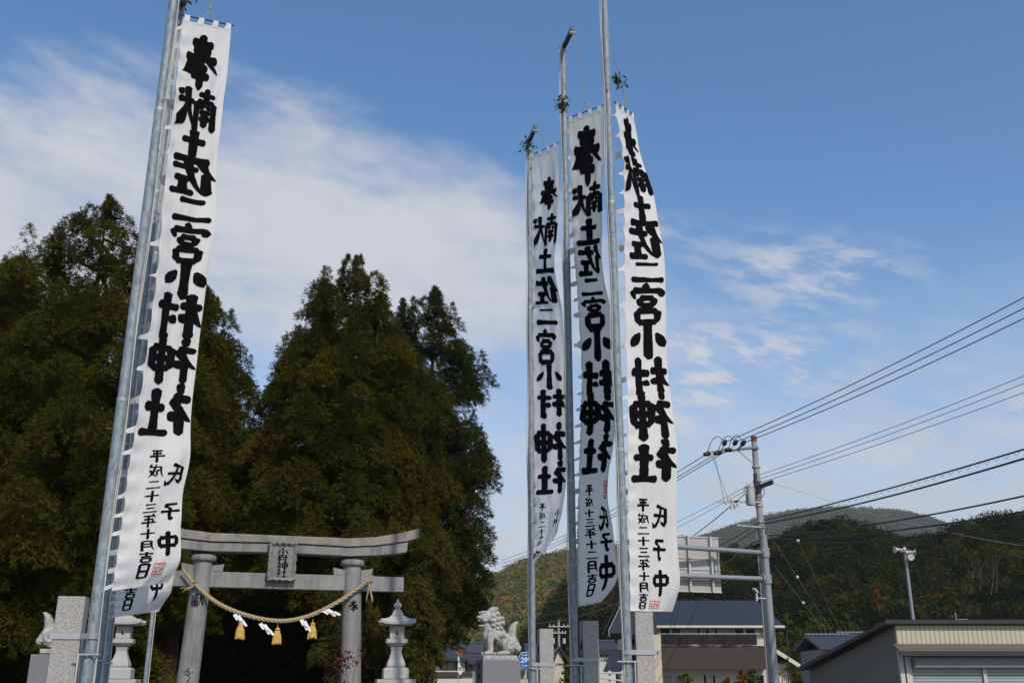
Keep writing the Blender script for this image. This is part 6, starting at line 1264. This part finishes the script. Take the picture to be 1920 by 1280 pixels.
# distant utility pole and transmission tower
YD = 78.0; q = P(1049, 1280, YD); dp = thing('utility_pole', (q.x, YD, 0), 'small distant utility pole between the two left poles of the right group', 'utility pole'); MB().tube([(q.x, YD, 0), (q.x, YD, ZP(1047, 1161, YD))], .13, 12, r_end=.08).build('shaft', 'pole_concrete', dp, smooth=True)
for py, w in ((1174, .75), (1186, .55)):
    z = ZP(1048, py, YD); MB().span((q.x - w, YD - .16, z - .04), (q.x + w, YD - .08, z + .04)).build('crossarm', 'steel', dp); k = MB()
    for u in (-.9, -.5, .5, .9): k.tube([(q.x + w * u, YD - .12, z + .04), (q.x + w * u, YD - .12, z + .16)], .035, 6)
    k.build('insulator', 'insulator', dp)
for dx in (-.42, .38): MB().tube([(q.x + dx, YD - .1, ZP(1048, 1206, YD)), (q.x + dx, YD - .1, ZP(1048, 1196, YD))], .12, 10).build('transformer', 'transformer_paint', dp, smooth=True)
YT = 640.0; q = P(1061, 1052, YT); zb_ = q.z - 14; ztp = ZP(1061, 1003, YT); tt = thing('transmission_tower', (q.x, YT, zb_), 'tiny lattice transmission tower on the far autumn ridge', 'pylon'); k = MB()
def tleg(sx, f_): w = 2.6 * (1 - f_) + .45; return Vector((q.x + sx[0] * w, YT + sx[1] * w, zb_ + (ztp - zb_) * f_))
cs = [(-1, -1), (1, -1), (1, 1), (-1, 1)]
for c_ in cs: k.tube([tleg(c_, 0), tleg(c_, 1)], .13, 4)
for i in range(9):
    for a, b_ in zip(cs, cs[1:] + cs[:1]): k.tube([tleg(a, i / 9), tleg(b_, (i + 1) / 9)], .07, 4); k.tube([tleg(b_, i / 9), tleg(a, (i + 1) / 9)], .07, 4)
k.build('lattice', 'steel', tt); k = MB()
for f_ in (.72, .85, .97): z = zb_ + (ztp - zb_) * f_; k.tube([(q.x - 3.2, YT, z), (q.x, YT, z + .5), (q.x + 3.2, YT, z)], .12, 4)
k.build('cross_arm', 'steel', tt)

# ------------------------------------------------------------------ garden and roadside trees
def broadleaf(name, px, py_top, Y, r, m, label, seed, tmean=.5, leaves=900, size=.09, zlow=.8, base=0.0, group='garden trees by the house', bark='pale_bark', cat='tree', squash=1.0):
    rng = np.random.default_rng(seed); top = P(px, py_top, Y); x = P(px, 1280, Y).x; H = top.z; root = thing(name, (x, Y, base), label, cat, group); C = []; R = []; N_ = []; T = []
    nb = max(7, int(9 * (H - zlow) / (r * 2)))
    for k in range(nb):
        f_ = (k + .5) / nb; z = zlow + (H - zlow) * f_; rr = r * math.sin(math.pi * min(.97, .22 + .72 * f_)) ; a = k * 2.4 + rng.normal(0, .3); d = rr * rng.uniform(.25, .7)
        C.append((x + d * math.cos(a), Y + d * math.sin(a), z - .25 * r * f_)); R.append(max(.18 * r, rr * rng.uniform(.4, .6))); N_.append(int(leaves / nb)); T.append(float(np.clip(rng.normal(tmean, .13), 0, 1)))
    V, TT = leaf_cloud(C, R, N_, size, T, rng, .9); np_mesh('crown', V, 4, m, root, TT); tr = MB(); Ht = H - base; tr.tube([(x, Y, base), (x + .03 * r, Y, base + Ht * .45), (x, Y, base + Ht * .92)], [.02 * Ht + .02, .014 * Ht, .008], 8)
    for c in C[::2]: tr.tube([(x, Y, max(.2, c[2] - r * .6)), c], .02 + .004 * r, 5, r_end=.008)
    tr.build('trunk', bark, root); return root
broadleaf('garden_tree', 1284, 1256, 46, .55, 'bush_green', 'small green garden tree under the left end of the brown balcony', 1, .6, 700, .07)
broadleaf('garden_tree', 1412, 1247, 45, .62, 'bush_green', 'small yellow green garden tree at the right end of the brown balcony', 2, .75, 800, .07)
broadleaf('garden_tree', 1391, 1250, 43.5, .42, 'maple_orange', 'orange maple, most vivid and upright of the trees before the cream house', 3, .65, 700, .06)
broadleaf('garden_tree', 1362, 1262, 44, .6, 'maple_orange', 'low rusty brown maple left of the vivid orange one', 4, .2, 700, .06)
broadleaf('garden_tree', 1478, 1225, 53, .8, 'wood_foliage', 'bare looking brown shrub against the side wall of the cream house', 9, .85, 260, .06, zlow=1.0)
broadleaf('garden_tree', 1068, 1225, 50, .6, 'bush_green', 'yellow green bush behind the middle right banner pole', 8, .85, 600, .07, zlow=.6)
# the nearer trees at the foot and on the edge of the wood
for i, (px, py, Y, r, m, tm, label) in enumerate((
    (1392, 1006, 150, 4.0, 'wood_foliage', .86, 'yellowish tree just left of the utility pole, above the sign panel'),
    (1352, 1040, 145, 2.8, 'wood_foliage', .80, 'olive tree behind the right end of the sign panel'),
    (1292, 996, 160, 2.2, 'wood_foliage', .3, 'dark tree whose top shows above the left part of the sign panel'),
    (1560, 962, 158, 4.2, 'wood_foliage', .42, 'tall dark tree, highest on the wood edge right of the sign gantry'),
    (1500, 985, 156, 3.0, 'wood_foliage', .5, 'dark tree on the wood edge between the gantry and the tallest tree'),
    (1640, 1000, 160, 2.6, 'wood_foliage', .62, 'brownish tree on the wood edge left of the loudspeaker pole'),
    (1530, 1120, 84, 2.4, 'bush_green', .55, 'bright green bamboo clump left of the old tiled house'),
    (1482, 1140, 82, 2.0, 'bush_green', .62, 'yellow green bamboo clump right of the sign gantry pole'),
    (1590, 1138, 86, 2.2, 'bush_green', .45, 'green bamboo clump above the old tiled roofs'),
    (1663, 1090, 120, 1.6, 'maple_orange', .25, 'small orange brown tree left of the loudspeaker pole'),
    (1800, 1085, 118, 3.0, 'wood_foliage', .74, 'olive brown tree on the slope right of the loudspeaker pole'))):
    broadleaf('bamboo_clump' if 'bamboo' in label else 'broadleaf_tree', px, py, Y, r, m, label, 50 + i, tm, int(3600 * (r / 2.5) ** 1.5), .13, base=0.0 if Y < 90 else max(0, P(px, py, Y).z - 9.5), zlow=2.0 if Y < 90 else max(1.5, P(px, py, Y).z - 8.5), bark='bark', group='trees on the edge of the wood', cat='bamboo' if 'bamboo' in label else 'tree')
# bare thin trunks on the right slope
for i, (px, y0, y1) in enumerate(((1838, 1088, 1050), (1858, 1095, 1042), (1868, 1090, 1038), (1820, 1092, 1052))):
    Y = 108; a, b_ = P(px, y0 + 20, Y), P(px - 3 + 6 * (i % 2), y1, Y); r_ = thing('bare_tree', a, ['leftmost but one of the bare thin trunks in the right wood', 'second bare thin trunk from the right in the right wood', 'rightmost bare thin trunk, forking, in the right wood', 'leftmost bare thin trunk in the right wood'][i], 'tree', 'bare trunks in the right wood')
    mb = MB(); mb.tube([a, a.lerp(b_, .5) + Vector((.2, 0, 0)), b_], .05, 6, r_end=.02); mb.build('trunk', 'bark', r_); mb = MB()
    for s in (-1, 1): mb.tube([a.lerp(b_, .5), a.lerp(b_, .8) + Vector((s * .5, 0, .2)), b_ + Vector((s * .9, 0, .3))], .025, 5, r_end=.01)
    mb.build('limbs', 'bark', r_)

# ------------------------------------------------------------------ the air between here and the mountain
hz = bpy.data.materials.new('haze'); hz.use_nodes = True; _n = hz.node_tree.nodes; _n.clear()
_o = _n.new('ShaderNodeOutputMaterial'); _v = _n.new('ShaderNodeVolumePrincipled'); hz.node_tree.links.new(_v.outputs[0], _o.inputs['Volume'])
_v.inputs['Color'].default_value = (0.84, 0.87, 0.9, 1); _v.inputs['Density'].default_value = HAZE; _v.inputs['Anisotropy'].default_value = 0.2; M['haze'] = hz
MB().span((-2450, -350, -1), (2450, 2550, 300)).build('haze', 'haze', kind='stuff')
